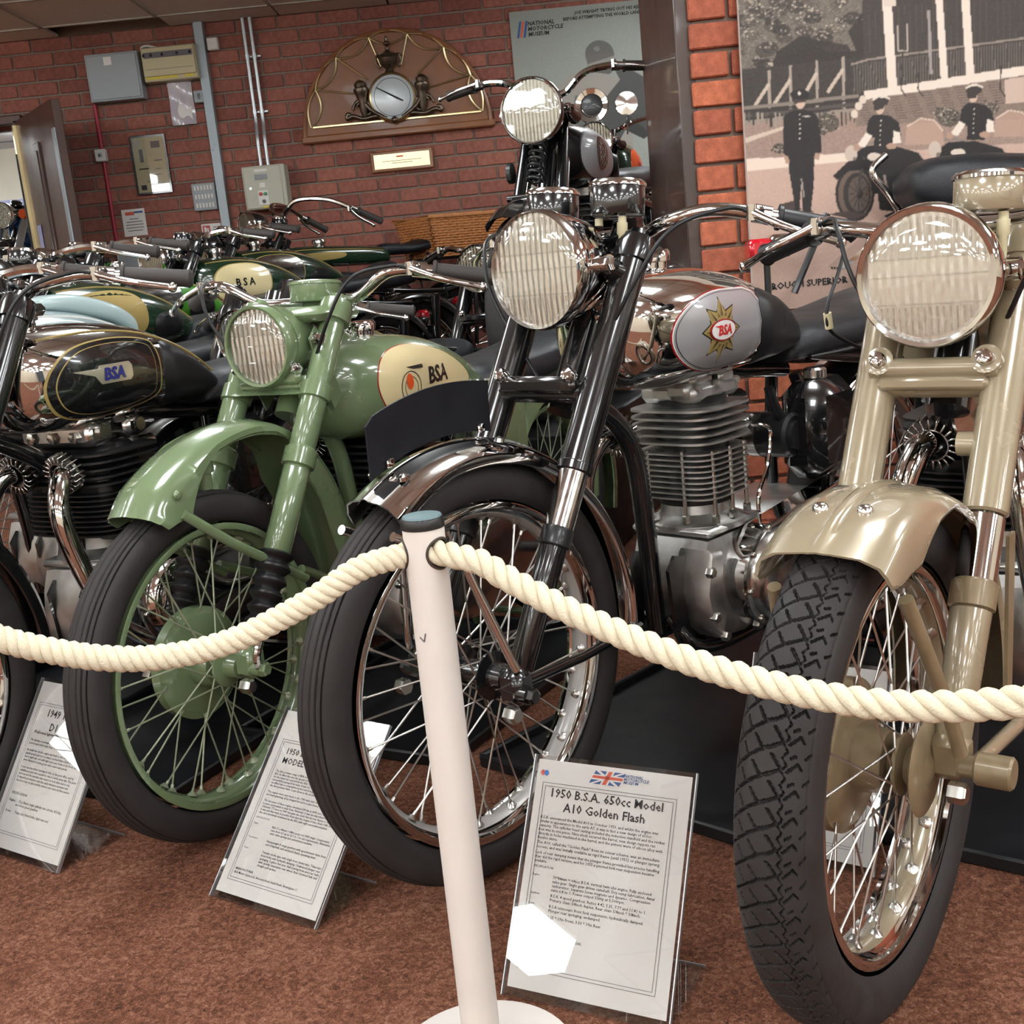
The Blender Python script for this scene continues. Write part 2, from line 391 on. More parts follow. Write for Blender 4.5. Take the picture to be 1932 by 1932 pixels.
structure('trim_1', MB().box((.598, 3.80, 1.2), (.04, .70, 2.4), .004).box((.597, 3.435, 1.2), (.052, .03, 2.4), .004), 'darkwood')
structure('wall_left', MB().box((-7.1, 2, 1.4), (.2, 20, 2.8)), 'creamwall', smooth=False)
structure('wall_front', MB().box((0, -7.6, 1.4), (16, .2, 2.8)), 'creamwall', smooth=False)
structure('wall_east', MB().box((7.9, 0, 1.4), (.2, 8, 2.8)), 'creamwall', smooth=False)
# suspended ceiling: void above, tiles below, one tile out at the trunking
ce = structure('ceiling', MB().box((0, 2, 2.85), (16, 20, .1)), 'ceiltile', smooth=False)
TX0, TY0, TS = -1.60, 6.62, .6
rest = MB(); gridm = MB(); tile = None; bar_ = MB()
for i in range(-10, 16):
    for j in range(-24, 1):
        x, y = TX0+i*TS, TY0+j*TS; x1, y1 = x+TS, min(y+TS, YB-.005)
        if x < -7 or x1 > 8 or y < -7.6: continue
        if j == 0 and i == -1 : continue
        near = y > 4.6 and -4.3 < x < .7 and j < 0
        if near:
            if tile is None: tile = mk('ceiling_tile', MB().box((0, 0, 0), (TS-.012, TS-.012, .014), .003), 'ceiltile', ce, loc=(x+TS/2, y+TS/2, ZC+.007))
            else: dupe(tile, ce, (x+TS/2, y+TS/2, ZC+.007+random.uniform(0, .0015)))
        else: rest.box(((x+x1)/2, (y+y1)/2, ZC+.007), (x1-x-.012, y1-y-.012, .014))
tag(mk('ceiling_tiles_beyond', rest, 'ceiltile', ce, smooth=False), kind='stuff')
for i in range(-9, 17):
    x = TX0+i*TS; gridm.box((x, (-7.6+TY0)/2, ZC+.004), (.024, TY0+7.6, .02))
for j in range(-24, 1): gridm.box((.5, TY0+j*TS, ZC+.004), (15, .024, .02))
mk('ceiling_grid', gridm, 'ceilgrid', ce, smooth=False)
# ceiling lights: square panels on the tile grid over the hall, out of view
lp = None
NL = 0
for jx in range(-8, 14, 3):
    for jy in range(-23, 0, 3):
        x, y = TX0+jx*TS+TS/2, TY0+jy*TS+TS/2
        if (y > 5.6 and x < .8) or x < -6.8 or x > 7.4 or (x > .5 and 2.5 < y < 4.5): continue  # row nearest the back wall is added to brighten the raised tank and poster
        if lp is None:
            lp = empty('ceiling_light', (x, y, ZC-.004), 0, 'square white light panel hanging below the tiled ceiling, out of view', 'ceiling light', 'square ceiling lights')
            mk('light_frame', MB().box((-.285, 0, 0), (.03, .6, .02)).box((.285, 0, 0), (.03, .6, .02)).box((0, -.285, 0), (.54, .03, .02)).box((0, .285, 0), (.54, .03, .02)), 'plastic', lp, smooth=False)
            mk('diffuser', MB().box((0, 0, -.048), (.54, .54, .10), .006), 'lamp', lp, smooth=False); kids = list(lp.children)  # deepened below the tiles so its glowing sides light the ceiling
        else:
            c = lp.copy(); COL.objects.link(c); c.location = (x, y, ZC-.004)
            for q in kids: dupe(q, c)
        NL += 1
# ---- next room through the doorway
structure('wall_beyond', MB().box((-5, 11.6, 1.4), (8, .2, 2.8)), 'creamwall', smooth=False)
structure('trim_2', MB().box((-5, 11.4, 1.82), (8, .2, .2)), 'lilac', smooth=False)
c2 = structure('ceiling_beyond', MB().box((-5, 9.4, 2.42), (8, 4.6, .05)), 'ceiltile', smooth=False)
structure('wall_beyond_side', MB().box((-1.6, 9.4, 1.4), (.1, 4.6, 2.8)), 'creamwall', smooth=False)
b = MB()
for x in np.arange(-8.6, -1.4, .6): b.box((x, 9.4, 2.392), (.02, 4.6, .008))
for y in np.arange(7.4, 11.5, .6): b.box((-5, y, 2.392), (8, .02, .008))
mk('ceiling_grid', b, 'inkgrey', c2, smooth=False)
structure('floor_beyond', MB().box((-5, 10.95, -.045), (8, 1.9, .1)), 'carpet', smooth=False)
for x, y in ((-4.9, 8.6), (-3.4, 10.4), (-5.2, 10.4)):  # unseen panels added because the room beyond needs light
    c = lp.copy(); COL.objects.link(c); c.location = (x, y, 2.385); c['label'] = 'square white light panel added out of view to light the room beyond the doorway'
    for q in kids: dupe(q, c)
# door frame, open door leaf
structure('trim_3', MB().box((DX1+.0, YB-.01, DZ/2), (.035, .16, DZ+.03), .004).box(((DX0+DX1)/2, YB-.01, DZ+.02), (DX1-DX0+.06, .16, .045), .004), 'doorwood')
hx, hy = DX1+.02, YB-.1; dv = np.array([.435, -.66]); dl = np.linalg.norm(dv); da = atan2(dv[1], dv[0])
D = empty('door_1', (hx, hy, 0), da); tag(D, kind='structure')
mk('door_leaf', MB().box((dl/2, -.0, .985), (dl, .044, 1.95), .003), 'doorwood', D)
mk('door_panel', MB().box((dl*.5, -.026, 1.05), (.12, .012, 1.5), .004).box((dl*.5, -.033, 1.05), (.05, .01, 1.42), .004), 'darkwood', D, label=None) if False else mk('door_panel', MB().box((dl*.5, -.026, 1.05), (.12, .012, 1.5), .004).box((dl*.5, -.033, 1.05), (.05, .01, 1.42), .004), 'darkwood', D)
mk('edge_guard', MB().box((dl-.022, -.025, .95), (.055, .008, 1.75), .002), 'trunk', D)
mk('push_plate', MB().box((dl*.2, -.026, 1.28), (.07, .006, .24), .002), 'lilac', D)
mk('brush_seal', MB().box((.005, -.03, .97), (.03, .02, 1.94)), 'brass', D); mk('seal_bristles', MB().box((.012, -.044, .9), (.008, .01, 1.78)), 'blackm', D)
# ------------------------------------------------------------------ motorcycles: x forward, y rider's left, z up, origin on the floor under the front axle
def tri(x): return 2*np.abs(2*(x-np.floor(x+.5)))-1
def tyre_mb(R, rimr, tw, tread, hi):
    rc, a = (R+rimr-.004)/2, (R-rimr+.004)/2
    ph = np.radians(np.concatenate([np.linspace(-138, -66, 7), np.linspace(-62, 62, (91 if tread == 'block' else 61) if hi else 15), np.linspace(66, 138, 7)]))
    nt = (1600 if tread == 'block' else 120) if hi else 40
    th = np.linspace(0, 2*pi, nt, endpoint=False)
    PH, TH = np.meshgrid(ph, th); v = PH*.052; s = TH*R
    g = np.zeros_like(PH); crown = np.abs(np.degrees(PH)) < 60
    if hi and tread == 'block':
        n = round(2*pi*R/.029); p = 2*pi*R/n; sq = -s
        def seg(v0, s0, v1, s1, hw):
            ds, dv = s1-s0, v1-v0; q = (sq-s0+p/2) % p-p/2; best = None
            for sh in (0, p, -p):
                t_ = np.clip(((v-v0)*dv+(q+sh)*ds)/(dv*dv+ds*ds), 0, 1); d_ = np.hypot(v-v0-t_*dv, q+sh-t_*ds); best = d_ if best is None else np.minimum(best, d_)
            return best < hw
        for kc, vc in enumerate((-.044, -.027, -.010, .007)):
            o_ = kc*p*.36
            for a_, b_, c_, d_ in ((-.004, .014, .006, .0), (.006, .0, -.012, -.0105)): g = np.where(seg(vc+a_, o_+b_, vc+c_, o_+d_, .0015), -.0055, g)
        for a_, b_, c_, d_ in ((.021, .0, .034, .010), (.034, .010, .040, .004), (.044, .016, .054, .022), (.024, .015, .031, .018)): g = np.where(seg(a_, b_, c_, d_, .0013), -.005, g)
        z = v-.017-.0028*tri(s/p*2); g = np.where(np.abs(z) < .0009, -.0045, g)

        g = np.where(crown, g, 0)
        g = g-.0008*np.exp(-((np.abs(np.degrees(PH))-60)/3)**2)
    elif hi and tread == 'rib':
        for c in (-.036, -.022, -.0075, .0075, .022, .036): g = np.minimum(g, -.0042*np.exp(-((v-c)/.0016)**2))
        sip = (np.abs((s/.03) % 1) < .12) & ((np.abs(np.abs(v)-.029) < .004)); g = np.where(sip, np.minimum(g, -.0025), g)
    sg = np.sign(np.cos(PH)); rr = rc+a*sg*np.abs(np.cos(PH))**.85+g*np.cos(PH); yy = tw*np.sign(np.sin(PH))*np.abs(np.sin(PH))**.8+g*np.sin(PH)
    V = np.stack([rr*np.sin(TH), yy, rr*np.cos(TH)], -1).reshape(-1, 3); m = len(ph)
    i = np.arange(nt)[:, None]; j = np.arange(m-1)[None]; k = (i+1) % nt
    F = np.stack([i*m+j, i*m+j+1, k*m+j+1, k*m+j], -1).reshape(-1, 4)
    b = MB(); b.v = V.tolist(); b.f = [tuple(q) for q in F.tolist()]; return b
def wheel(root, name, cx, cz, R, rimr, tw, tread, rim='chrome', band=None, spoke='spoke', hub='black', drum=None, hi=True, w=.034, N=40):
    Y = (0, 1, 0); n = 96 if hi else 40
    lip = [(rimr-.004, w*.94), (rimr, w), (rimr-.003, w*1.04), (rimr-.012, w*.98), (rimr-.013, w*.8), (rimr-.010, w*.66), (rimr-.016, w*.56)]
    if band:
        b = MB().lathe(lip+[(rimr-.018, w*.5), (rimr-.006, w*.5)], ax=Y, n=n, closed=True); b.lathe([(r, -y) for r, y in lip]+[(rimr-.018, -w*.5), (rimr-.006, -w*.5)], ax=Y, n=n, closed=True)
    else: b = MB().lathe(lip+[(rimr-.024, w*.2), (rimr-.024, -w*.2)]+[(r, -y) for r, y in lip[::-1]]+[(rimr-.005, 0)], ax=Y, n=n, closed=True)
    W = mk(name, b, rim, root, loc=(cx, 0, cz))
    mk('tyre', tyre_mb(R, rimr, tw, tread, hi), 'rubber', W, ang=50 if tread != 'block' else 30, fix=False)
    if band: mk('rim_band', MB().lathe([(rimr-.017, w*.53), (rimr-.026, w*.2), (rimr-.026, -w*.2), (rimr-.017, -w*.53), (rimr-.008, 0)], ax=Y, n=n, closed=True), band, W)
    hr, hw = .034, .036
    mk('hub', MB().lathe([(.008, -.075), (.02, -.07), (.022, -hw-.006), (hr+.006, -hw-.003), (hr+.006, -hw+.002), (.02, -hw+.006), (.02, hw-.006), (hr+.006, hw-.002), (hr+.006, hw+.003), (.024, hw+.008), (.022, .07), (.008, .075)], ax=Y, n=24), hub, W)
    if drum:
        dm, dr = drum; mk('brake_drum', MB().lathe([(.02, -.066), (dr*.55, -.066), (dr*.8, -.06), (dr, -.052), (dr+.006, -.05), (dr+.006, -.03), (dr, -.028), (dr*.95, -.024), (dr*.9, -.022), (.045, -.018), (.04, .02), (.02, .022)], ax=Y, n=40), dm, W)
    sr = .0017
    def sp1(side, d):
        a = d*.95; p0 = np.array([hr*sin(a), side*hw, hr*cos(a)]); p1 = np.array([0, side*.007, rimr-.02]); q = p1+(p0-p1)*.075
        return MB().tube([p0, q], sr, 6).tube([q, p1], sr*1.75, 6).lathe([(.004, -.002), (.0105, .006)], (0, side*.007, rimr-.029), (0, 0, 1), 8)
    if hi:
        pro = {}
        for i in range(N):
            key = (1 if i % 2 else -1, 1 if (i//2) % 2 else -1)
            if key not in pro: o = pro[key] = mk('spoke', sp1(*key), spoke, W, ang=60)
            else: o = dupe(pro[key], W)
            o.rotation_euler = (0, 2*pi*i/N, 0)
    else:
        b = MB()
        for i in range(32):
            q = sp1(1 if i % 2 else -1, 1 if (i//2) % 2 else -1); a = 2*pi*i/32
            b.join(q, lambda p: (p[0]*cos(a)+p[2]*sin(a), p[1], -p[0]*sin(a)+p[2]*cos(a)))
        tag(mk('spoke_set', b, spoke, W), kind='stuff')
    return W
def fender_mb(path, sec, drop, th=.0025):
    """path [(x,z)] front to rear; sec [(y fraction -1..1, outward height)], drop(t)->valance depth"""
    p = smoothpath(path, 6); n = len(p); t = np.gradient(p, axis=0); t /= np.linalg.norm(t, axis=1)[:, None]
    nr = np.stack([t[:, 1], -t[:, 0]], 1)
    if nr[n//2][1] < 0: nr = -nr
    b = MB(); rows = []
    for side in (0, 1):
        for i in range(n):
            u = i/(n-1); d = drop(u); row = []
            for y, h in sec(u, d): row.append((p[i][0]+nr[i][0]*(h-side*th), y*(1 if not side else (1-th/.05)), p[i][1]+nr[i][1]*(h-side*th)))
            rows.append(row)
    m = len(rows[0]); vs = [q for r in rows for q in r]; fs = []; O = n*m
    for i in range(n-1):
        for k in range(m-1): fs += [(i*m+k, i*m+k+1, (i+1)*m+k+1, (i+1)*m+k), (O+i*m+k, O+(i+1)*m+k, O+(i+1)*m+k+1, O+i*m+k+1)]
        for k in (0, m-1): fs.append((i*m+k, (i+1)*m+k, O+(i+1)*m+k, O+i*m+k))
    for i in (0, n-1):
        for k in range(m-1): fs.append((i*m+k, i*m+k+1, O+i*m+k+1, O+i*m+k))
    return b.add(vs, fs)
class Tank:
    def __init__(s, st, n=2.6):
        s.st = np.array(sorted(st)); s.n = n
    def at(s, x): return [float(np.interp(x, s.st[:, 0], s.st[:, k])) for k in (1, 2, 3)]
    def side(s, x, z, off=0.):
        zb, zt, hw = s.at(x); zc, hz = (zb+zt)/2, (zt-zb)/2; q = min(.995, abs((z-zc)/hz))
        return hw*(1-q**s.n)**(1/s.n)+off
    def mb(s, m=36):
        x = smoothpath(s.st, 5); secs = []; a = np.linspace(0, 2*pi, m, endpoint=False); s.st = x[np.argsort(x[:, 0])]
        for X, zb, zt, hw in x:
            c, q = np.cos(a), np.sin(a); y = hw*np.sign(c)*np.abs(c)**(2/s.n); z = (zb+zt)/2+(zt-zb)/2*np.sign(q)*np.abs(q)**(2/s.n)
            secs.append([(X, yy, zz) for yy, zz in zip(y, z)])
        return MB().loft(secs)
    def patch(s, outline, off, rings=7, both=True, bulge=0.):
        o = np.array(outline, float); c = o.mean(0); out = []
        for sd in ((1, -1) if both else (1,)):
            b = MB(); vs = []; fs = []; n = len(o)
            for k in range(rings+1):
                f = k/rings
                for q in o:
                    x, z = c+(q-c)*f; vs.append((x, sd*s.side(x, z, off+bulge*min(1, (1-f)*5)), z))
            for q in o: vs.append((q[0], sd*s.side(q[0], q[1], -.004), q[1]))
            for k in range(rings+1):
                for i in range(n): fs.append((k*n+i, k*n+(i+1) % n, (k+1)*n+(i+1) % n, (k+1)*n+i))
            out.append(b.add(vs, fs))
        if both: out[0].twin = out[1]
        return out[0]
def outline_ellipse(cx, cz, rx, rz, n=40): return [(cx+rx*cos(a), cz+rz*sin(a)) for a in np.linspace(0, 2*pi, n, endpoint=False)]
def outline_super(x0, x1, z0, z1, rf=.5, n=44, e=2.6):
    cx, cz = (x0+x1)/2, (z0+z1)/2
    return [(cx+(x1-x0)/2*np.sign(cos(a))*abs(cos(a))**(2/e), cz+(z1-z0)/2*np.sign(sin(a))*abs(sin(a))**(2/e)) for a in np.linspace(0, 2*pi, n, endpoint=False)]
def seat_mb(pts, n=3.2, m=24):
    secs = []; a = np.linspace(0, 2*pi, m, endpoint=False)
    for X, zb, zt, hw in smoothpath(pts, 5):
        c, q = np.cos(a), np.sin(a)
        secs.append([(X, hw*np.sign(cc)*abs(cc)**(2/n), (zb+zt)/2+(zt-zb)/2*np.sign(qq)*abs(qq)**(2/n)) for cc, qq in zip(c, q)])
    return MB().loft(secs)
def rounded_fin(cx, cz, hx, hy, t, e=4., n=28):
    a = np.linspace(0, 2*pi, n, endpoint=False); o = [(cx+hx*np.sign(cos(q))*abs(cos(q))**(2/e), hy*np.sign(sin(q))*abs(sin(q))**(2/e)) for q in a]
    return [(x, y, cz-t/2) for x, y in o], [(x, y, cz+t/2) for x, y in o]
def hexnut(mb, p, ax, r, h): mb.lathe([(r, 0), (r, h*.8), (r*.8, h)], p, ax, 6)
def nut(mb, p, ax, r, h): mb.lathe([(r, 0), (r, h*.55), (r*.8, h*.85), (.0005, h)], p, ax, 10)
def stadium(x0, z0, r0, x1, z1, r1, n=18):
    a = atan2(z1-z0, x1-x0); o = []
    for q in np.linspace(a+pi/2, a+3*pi/2, n): o.append((x0+r0*cos(q), z0+r0*sin(q)))
    for q in np.linspace(a-pi/2, a+pi/2, n): o.append((x1+r1*cos(q), z1+r1*sin(q)))
    return o
def scaled(o, f):
    o = np.array(o); c = o.mean(0); return [tuple(q) for q in c+(o-c)*f]
def layers(o, ys_scales):
    """closed skin through scaled copies of an outline in the x-z plane at several y"""
    return [[(x, y, z) for x, z in scaled(o, f)] for y, f in ys_scales]

def engine(root, kind, hi, dx=0., dz=0.):
    X = lambda x: x+dx
    ex = -.585
    fin_mat = 'alloy' if kind in ('single', 'alloytwin') else 'blackm'
    b = MB(); zs = list(np.arange(.518, .612, .0108 if hi else .016))+list(np.arange(.626, .70, .0155 if hi else .02))
    for i, z in enumerate(zs):
        big = z > .62; hx, hy = (.088, .092) if kind == 'single' else (.1, .13)
        lo, up = rounded_fin(X(ex), z+dz, hx+(.008 if big else 0), hy+(.006 if big else 0), .0032 if not big else .0045)
        if hi: mk('cooling_fin', MB().loft([lo, up]), fin_mat, root, ang=30)
        else: b.loft([lo, up])
    if not hi: tag(mk('cylinder_fins', b, fin_mat, root, ang=30), kind='stuff')
    mk('cylinder', MB().cyl((X(ex), 0, .50+dz), (X(ex), 0, .71+dz), .072, 24) if kind == 'single' else MB().box((X(ex), 0, .6+dz), (.13, .2, .2), .02), 'blackm', root)
    if kind == 'single':
        b = MB().box((X(ex-.005), 0, .718+dz), (.16, .13, .034), .01).box((X(ex+.03), .01, .742+dz), (.07, .1, .03), .012).box((X(ex-.05), .0, .738+dz), (.05, .12, .03), .008).box((X(ex+.065), .03, .725+dz), (.04, .05, .03), .008)
        for q in ((.06, .055), (-.07, .055), (0, .062)): hexnut(b, (X(ex+q[0]), q[1], .728+dz), (0, 1, 0), .009, .014)
        mk('rocker_box', b, 'alloy', root)
    else:
        b = MB().box((X(ex+.045), 0, .728+dz), (.075, .2, .05), .012).box((X(ex-.06), 0, .728+dz), (.06, .19, .045), .012).box((X(ex), 0, .712+dz), (.12, .1, .02), .004)
        mk('rocker_box', b, 'alloyp', root)
        if hi:
            for y in (-.06, .0, .06): b = MB(); hexnut(b, (X(ex+.083), y, .725+dz), (1, 0, 0), .013, .008); mk('rocker_nut', b, 'steel', root)
            for x in (.045, -.06): mk('rocker_cap', MB().cyl((X(ex+x), .1, .73+dz), (X(ex+x), .107, .73+dz), .014, 12), 'steel', root)
    if hi and kind == 'single':
        for x, y in ((-.055, .083), (0, .086), (.055, .083), (.078, .03), (.078, -.05)):
            b = MB().cyl((X(ex+x), y, .47+dz), (X(ex+x), y, .61+dz), .0042, 8); hexnut(b, (X(ex+x), y, .47+dz), (0, 0, 1), .0085, .016); mk('barrel_stud', b, 'steel', root)
    b = MB().lathe([(.098, 0), (.098, .012), (.086, .016), (.07, .03), (.066, .06)], (X(ex), 0, .452+dz), (0, 0, 1), 28)
    b.box((X(ex), 0, .455+dz), (.19, .185, .016), .006); mk('barrel_base', b, 'alloy', root)
    # crankcase: two half casings with a raised web
    o = [(X(x), z+dz) for x, z in ((-.488, .445), (-.47, .40), (-.462, .35), (-.468, .30), (-.49, .265), (-.53, .243), (-.60, .235), (-.68, .245), (-.74, .27), (-.77, .32), (-.765, .40), (-.72, .445))]
    b = MB().loft(layers(o, ((-.085, .86), (-.078, .97), (-.05, 1.), (.06, 1.), (.088, .98), (.096, .86))))
    b.loft(layers([(X(x), z+dz) for x, z in ((-.475, .43), (-.455, .35), (-.47, .275), (-.5, .25), (-.515, .29), (-.505, .35), (-.515, .42))], ((.03, .9), (.036, 1.), (.1, 1.), (.106, .9))))
    mk('crankcase', b, 'alloy', root)
    st = stadium(X(-.62), .355+dz, .098, X(-.93), .365+dz, .118)
    mk('primary_chaincase', MB().loft(layers(st, ((.09, .9), (.095, .985), (.145, .985)))), 'chrome', root)
    mk('chaincase_flange', MB().loft(layers(st, ((.145, .99), (.146, 1.03), (.153, 1.03), (.154, .99)))), 'chromew', root)
    mk('chaincase_cover', MB().loft(layers(st, ((.154, .985), (.172, .97), (.186, .9), (.192, .7), (.193, .1)))), 'alloyp' if kind != 'darktwin' else 'chrome', root)
    if hi:
        for x, z in [st[i] for i in range(0, len(st), 4)]: mk('case_screw', MB().sphere((x, .155, z), .0055, 8, 6), 'steel', root)
        for x, z in ((-.475, .30), (-.468, .39), (-.505, .255), (-.62, .243)): b = MB(); hexnut(b, (X(x), .1, z+dz), (0, 1, 0), .011, .014); mk('case_nut', b, 'steel', root)
    b = MB().cyl((X(-.79), -.06, .595+dz), (X(-.79), .11, .595+dz), .046, 24, bev=.006).cyl((X(-.79), .11, .595+dz), (X(-.79), .118, .595+dz), .03, 16)
    mk('magneto', b, 'blackm', root)
    mk('magneto_strap', MB().cyl((X(-.79), .015, .595+dz), (X(-.79), .04, .595+dz), .0475, 24), 'alloyp', root)
    mk('gearbox', MB().loft(layers(stadium(X(-.86), .36+dz, .085, X(-.98), .37+dz, .075), ((-.12, .85), (-.11, 1), (.085, 1)))), 'alloy', root)
    mk('carburettor', MB().cyl((X(-.70), -.02, .665+dz), (X(-.79), -.02, .665+dz), .026, 16).cyl((X(-.735), -.02, .61+dz), (X(-.735), -.02, .70+dz), .02, 16).sphere((X(-.735), .015, .625+dz), .028), 'alloyp', root)
def exhaust(root, side, low=.30, clamp=True, hi=True, port=(-.462, .06, .665), out=.0):
    x0, y0, z0 = port; y = side*y0
    p = smoothpath([(x0, y, z0), (x0+.055, side*(y0+.012+out), z0-.012), (x0+.085, side*(y0+.03+out), z0-.09), (x0+.045, side*(y0+.045+out), z0-.25), (x0-.02, side*(.12), low+.03), (x0-.12, side*.135, low-.03), (x0-.35, side*.15, low-.04), (x0-.5, side*.16, low-.035)], 7)
    mk('exhaust_pipe', MB().tube(p, .0205, 16 if hi else 10), 'chrome', root)
    q = [(x0-.48, side*.16, low-.035), (x0-.52, side*.163, low-.034), (x0-.62, side*.17, low-.03), (x0-.95, side*.19, low-.01), (x0-1.06, side*.195, low), (x0-1.1, side*.195, low+.002)]
    mk('silencer', MB().tube(q, [.021, .03, .042, .042, .035, .016], 18 if hi else 10), 'chrome', root)
    if clamp:
        b = MB(); ax = np.array([1, 0, -.25]); ax /= np.linalg.norm(ax); c = np.array([x0+.012, y, z0-.003]); b.lathe([(.025, -.014), (.027, -.014), (.027, .014), (.025, .014)], c, ax, 20, closed=True)
        _, e1, e2 = basis(ax)
        for i in range(20):
            a = 2*pi*i/20; r = cos(a)*e1+sin(a)*e2; tn = np.cross(ax, r); b.box(c+r*.034, (.016, .0035, .03), .001, X=np.stack([r, tn, ax], 1))
        mk('finned_clamp', b, 'alloyp', root)
def lever(root, p0, p1, p2, mat='chrome', ball=True):
    p = smoothpath([p0, p1, p2], 6); r = np.interp(np.linspace(0, 1, len(p)), [0, .15, .8, 1], [.009, .0075, .006, .0065]); b = MB().tube(p, r, 10)
    if ball: b.sphere(p2, .0095, 12, 8)
    mk('control_lever', b, mat, root)
def lamp(root, c, r, shell, rim, depth=.13, hi=True, tilt=0., rk=.9, nm='headlamp'):
    """headlamp with its glass centre at c, facing +x"""
    c = np.array(c, float); ax = np.array([cos(tilt), 0, sin(tilt)]); n = 48 if hi else 24
    pr = [(.002, -depth), (r*.35, -depth*.97), (r*.62, -depth*.85), (r*.82, -depth*.62), (r*.92, -depth*.34), (r*.96, -.012), (r*.93, -.006), (r*.9, -.02)]
    L = mk(nm, MB().lathe(pr, (0, 0, 0), ax, n), shell, root, loc=tuple(c))
    mk('lamp_rim', MB().lathe([(r*.955, -.028), (r*.99, -.022), (r, -.012), (r*.985, .001), (r*.95, .007), (r*(rk+.02), .006), (r*rk, .0), (r*(rk+.01), -.012)], (0, 0, 0), ax, n, closed=True), rim, L)
    ri = r*(rk+.005)
    mk('reflector', MB().lathe([(.006, -.062), (ri*.2, -.06), (ri*.45, -.051), (ri*.7, -.034), (ri*.88, -.015), (ri, -.002)], (0, 0, 0), ax, n), 'reflector' if hi else 'reflectordark', L)
    mk('bulb', MB().lathe([(.009, -.06), (.009, -.035), (.011, -.028), (.009, -.018), (.001, -.012)], (0, 0, 0), ax, 14), 'chromew', L)
    b = MB().lathe([(ri, .0), (ri*.96, .004), (ri*.75, .009), (ri*.4, .013), (.001, .0145)], (0, 0, 0), ax, n)
    mk('lamp_glass', b, 'lens', L)
    if hi:
        b = MB(); _, e1, e2 = basis(ax)
        for i in range(-9, 10):
            y = i*ri/10
            hh = sqrt(max(0, 1-(y/ri)**2))*ri*.93; dz = .013*(1-(y/ri)**2)
            for z0, z1 in ((-1, -.45), (.28, 1)):
                za, zb = max(-hh, z0*ri), min(hh, z1*ri)
                if zb-za < .01: continue
                za2, zb2 = za, zb; pts = [np.array([.004+.0095*max(0, 1-(hypot(y, z)/ri)**2)-.001, y, z]) for z in np.linspace(za2, zb2, 6)]
                b.tube(pts, .0016, 6)
        for z in (-.42, .02, .3):
            hw = sqrt(1-z*z)*ri*.95; b.tube([np.array([.004+.0095*max(0, 1-(hypot(y, z*ri)/ri)**2)-.001, y, z*ri]) for y in np.linspace(-hw, hw, 9)], .0008, 6)
        tag(mk('glass_flutes', b, 'flute', L), kind='stuff')
    return L
